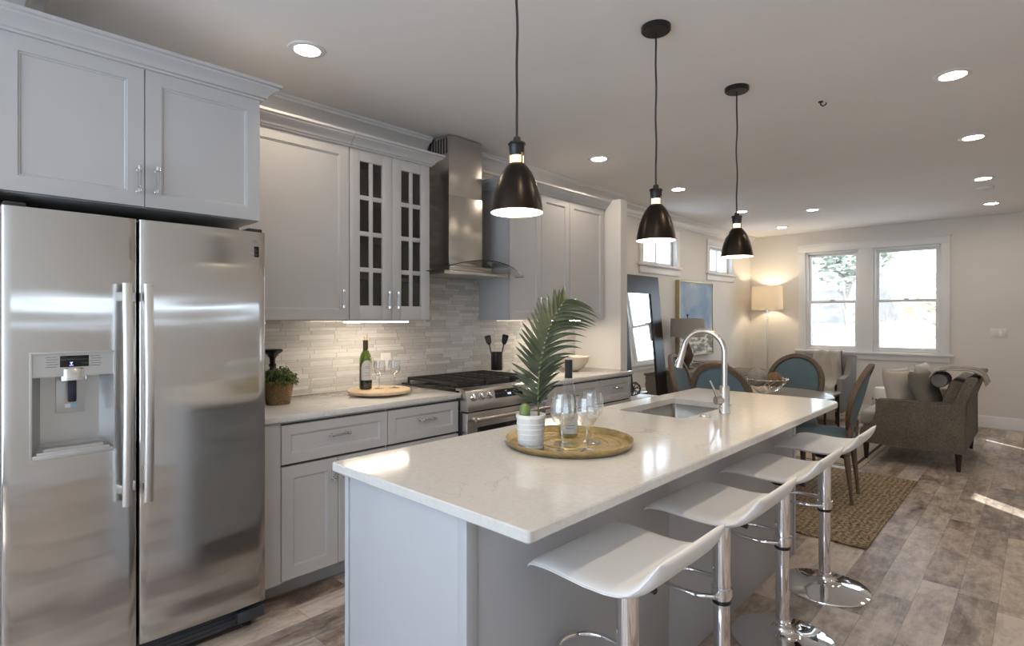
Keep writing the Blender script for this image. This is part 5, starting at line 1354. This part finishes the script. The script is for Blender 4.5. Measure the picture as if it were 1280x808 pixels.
# wing armchair with throw
ax_, ay_, aw = -2.15, 8.37, .33
t = thing('wing_armchair', 'grey upholstered armchair below the left far window, half covered by a cream throw', 'armchair', (ax_, ay_, .0))
MB().box(ax_-aw+.08, ax_+aw-.08, ay_-.36, ay_+.2, .17, .33, .02).build('seat_base', greycloth, t)
MB().box(ax_-aw+.085, ax_+aw-.085, ay_-.38, ay_+.17, .332, .46, .04, 4).build('seat_cushion', greycloth, t, ang=60)
m = Matrix.Translation((ax_, ay_+.25, .17)) @ RotX(-8); MB().box(-aw+.01, aw-.01, -.06, .07, 0, .715, .025, 3, mtx=m).build('backrest', greycloth, t, ang=60)
sw = Matrix(((0, 0, 1, 0), (1, 0, 0, 0), (0, 1, 0, 0), (0, 0, 0, 1)))
wing = [(ay_-.36, .17), (ay_+.24, .17), (ay_+.31, .84), (ay_+.16, .86), (ay_+.08, .72), (ay_-.02, .62), (ay_-.34, .60), (ay_-.37, .56)]
for sg in (-1, 1): MB().prism(wing, ax_+sg*(aw-.04)-.035, ax_+sg*(aw-.04)+.035, sw, bev=.012).build('wing', greycloth, t, ang=40)
for xx in (ax_-aw+.09, ax_+aw-.09):
    for yy in (ay_-.31, ay_+.22): MB().lathe([(.001, .011), (.014, .011), (.018, .05), (.013, .06), (.022, .14), (.026, .17), (.001, .17)], (xx, yy, 0), 16).build('leg', darkleg, t)
drape('throw_blanket', knit, [(ax_-.02, ay_+.46, .60), (ax_-.02, ay_+.445, .75), (ax_-.02, ay_+.40, .90), (ax_-.02, ay_+.30, .91), (ax_-.01, ay_+.23, .82), (ax_+.01, ay_+.15, .62), (ax_+.03, ay_+.08, .50), (ax_+.05, ay_-.25, .495), (ax_+.06, ay_-.41, .48), (ax_+.08, ay_-.44, .30), (ax_+.09, ay_-.45, .06)], (1, 0, 0), .34, 'cream knitted throw draped over the grey armchair', 5., .02, .012)
# pierced stool
hx, hy = -1.42, 8.45
t = thing('garden_stool', 'white drum-shaped pierced stool between the armchair and the loveseat', 'stool', (hx, hy, .0))
MB().lathe([(.001, 0.0), (.145, 0.0), (.15, .01), (.165, .10), (.172, .24), (.165, .38), (.15, .47), (.14, .485), (.001, .487)], (hx, hy, 0), 48).build('drum', white_cer, t)
b = MB()
for rr in range(3):
    for k in range(14):
        a = 2*PI*(k+.5*(rr % 2))/14; z = .16+rr*.09; r = .1735 if rr == 1 else .1695
        b.lathe([(.001, .002), (.013, .002), (.013, -.004)], (0, 0, 0), 12, mtx=Matrix.Translation((hx+r*math.cos(a), hy+r*math.sin(a), z)) @ Matrix.Rotation(a, 4, 'Z') @ Matrix.Rotation(R(90), 4, 'Y'), cap=False)
b.build('holes', blackp, t)

# ================================================================== OUTSIDE
MBg = MB().box(-40, 30, YB+.2, 60, -.75, -.6); struct(MBg.build('outdoor_ground', M('pale_ground', (.42, .41, .38), .9, scale=.5, var=.2), smooth=False))
wallw = M('white_siding', (.62, .62, .62), .7); roofm = M('grey_shingle', (.11, .11, .115), .9, var=.3, scale=3)
t = thing('neighbour_house', 'pale house with grey roof outside the left far window', 'house', (-7.2, 24, -.6))
MB().box(-10.5, -4.6, 22.5, 27, -.6, 1.25).build('wall', wallw, t)
sw = Matrix(((0, 0, 1, 0), (1, 0, 0, 0), (0, 1, 0, 0), (0, 0, 0, 1)))
MB().prism([(22.0, 1.25), (27.5, 1.25), (24.75, 2.5)], -11, -4.2, sw).build('roof', roofm, t)
for k in range(3): MB().box(-7.6+k*.62, -7.34+k*.62, 22.46, 22.5, .1, .8).build('window', M('dark_pane', (.10, .11, .12), .2), t)
def tree(loc, h, r, label, seed, mat, dens=900):
    t = thing('tree', label, 'tree', loc); x, y, z = loc; rnd = random.Random(seed)
    b = MB(); b.tube([(x, y, z), (x+.05, y, z+h*.4), (x, y+.1, z+h*.75)], .12, 10, rf=lambda u: .14*(1-.7*u))
    for k in range(9):
        a = rnd.uniform(0, 6.28); s = rnd.uniform(.35, .7)*h; q = Vector((x, y, z+s)); e = q+Vector((math.cos(a)*r*.8, math.sin(a)*r*.8, r*.6)); b.tube([q, q.lerp(e, .5)+Vector((0, 0, .1)), e], .04, 6, rf=lambda u: .05*(1-.8*u))
    b.build('trunk', M('bark', (.26, .24, .22), .9), t)
    b = MB()
    for k in range(dens):
        d = Vector((rnd.gauss(0, 1), rnd.gauss(0, 1), rnd.gauss(0, .8))).normalized()*r*rnd.uniform(.3, 1)**.6; c = Vector((x, y, z+h*.78))+d
        q = Matrix.Translation(c) @ Matrix.Rotation(rnd.uniform(0, 6), 4, 'Z') @ Matrix.Rotation(rnd.uniform(0, 3), 4, 'X'); s = rnd.uniform(.10, .2)
        v = [b.bm.verts.new(q @ Vector(p)) for p in ((-s, 0, 0), (0, -s*.5, .02), (s, 0, 0), (0, s*.5, .02))]; b.bm.faces.new(v)
    b.build('crown', mat, t, recalc=False)
g1 = M('grey_green_leaf', (.30, .33, .27), .7, var=.3, scale=2); g2 = M('autumn_leaf', (.66, .56, .38), .7, var=.3, scale=2)
tree((-3.9, 17.5, -.6), 5.0, 1.1, 'leafy tree seen through the upper left far window', 1, g1, 700)
tree((-1.5, 19.5, -.6), 2.9, 1.5, 'yellowish tree seen at the right of the right far window', 2, g2, 800)
tree((-2.9, 30, -.6), 3.4, 1.3, 'pale bushy tree seen low in the right far window', 3, g1, 700)
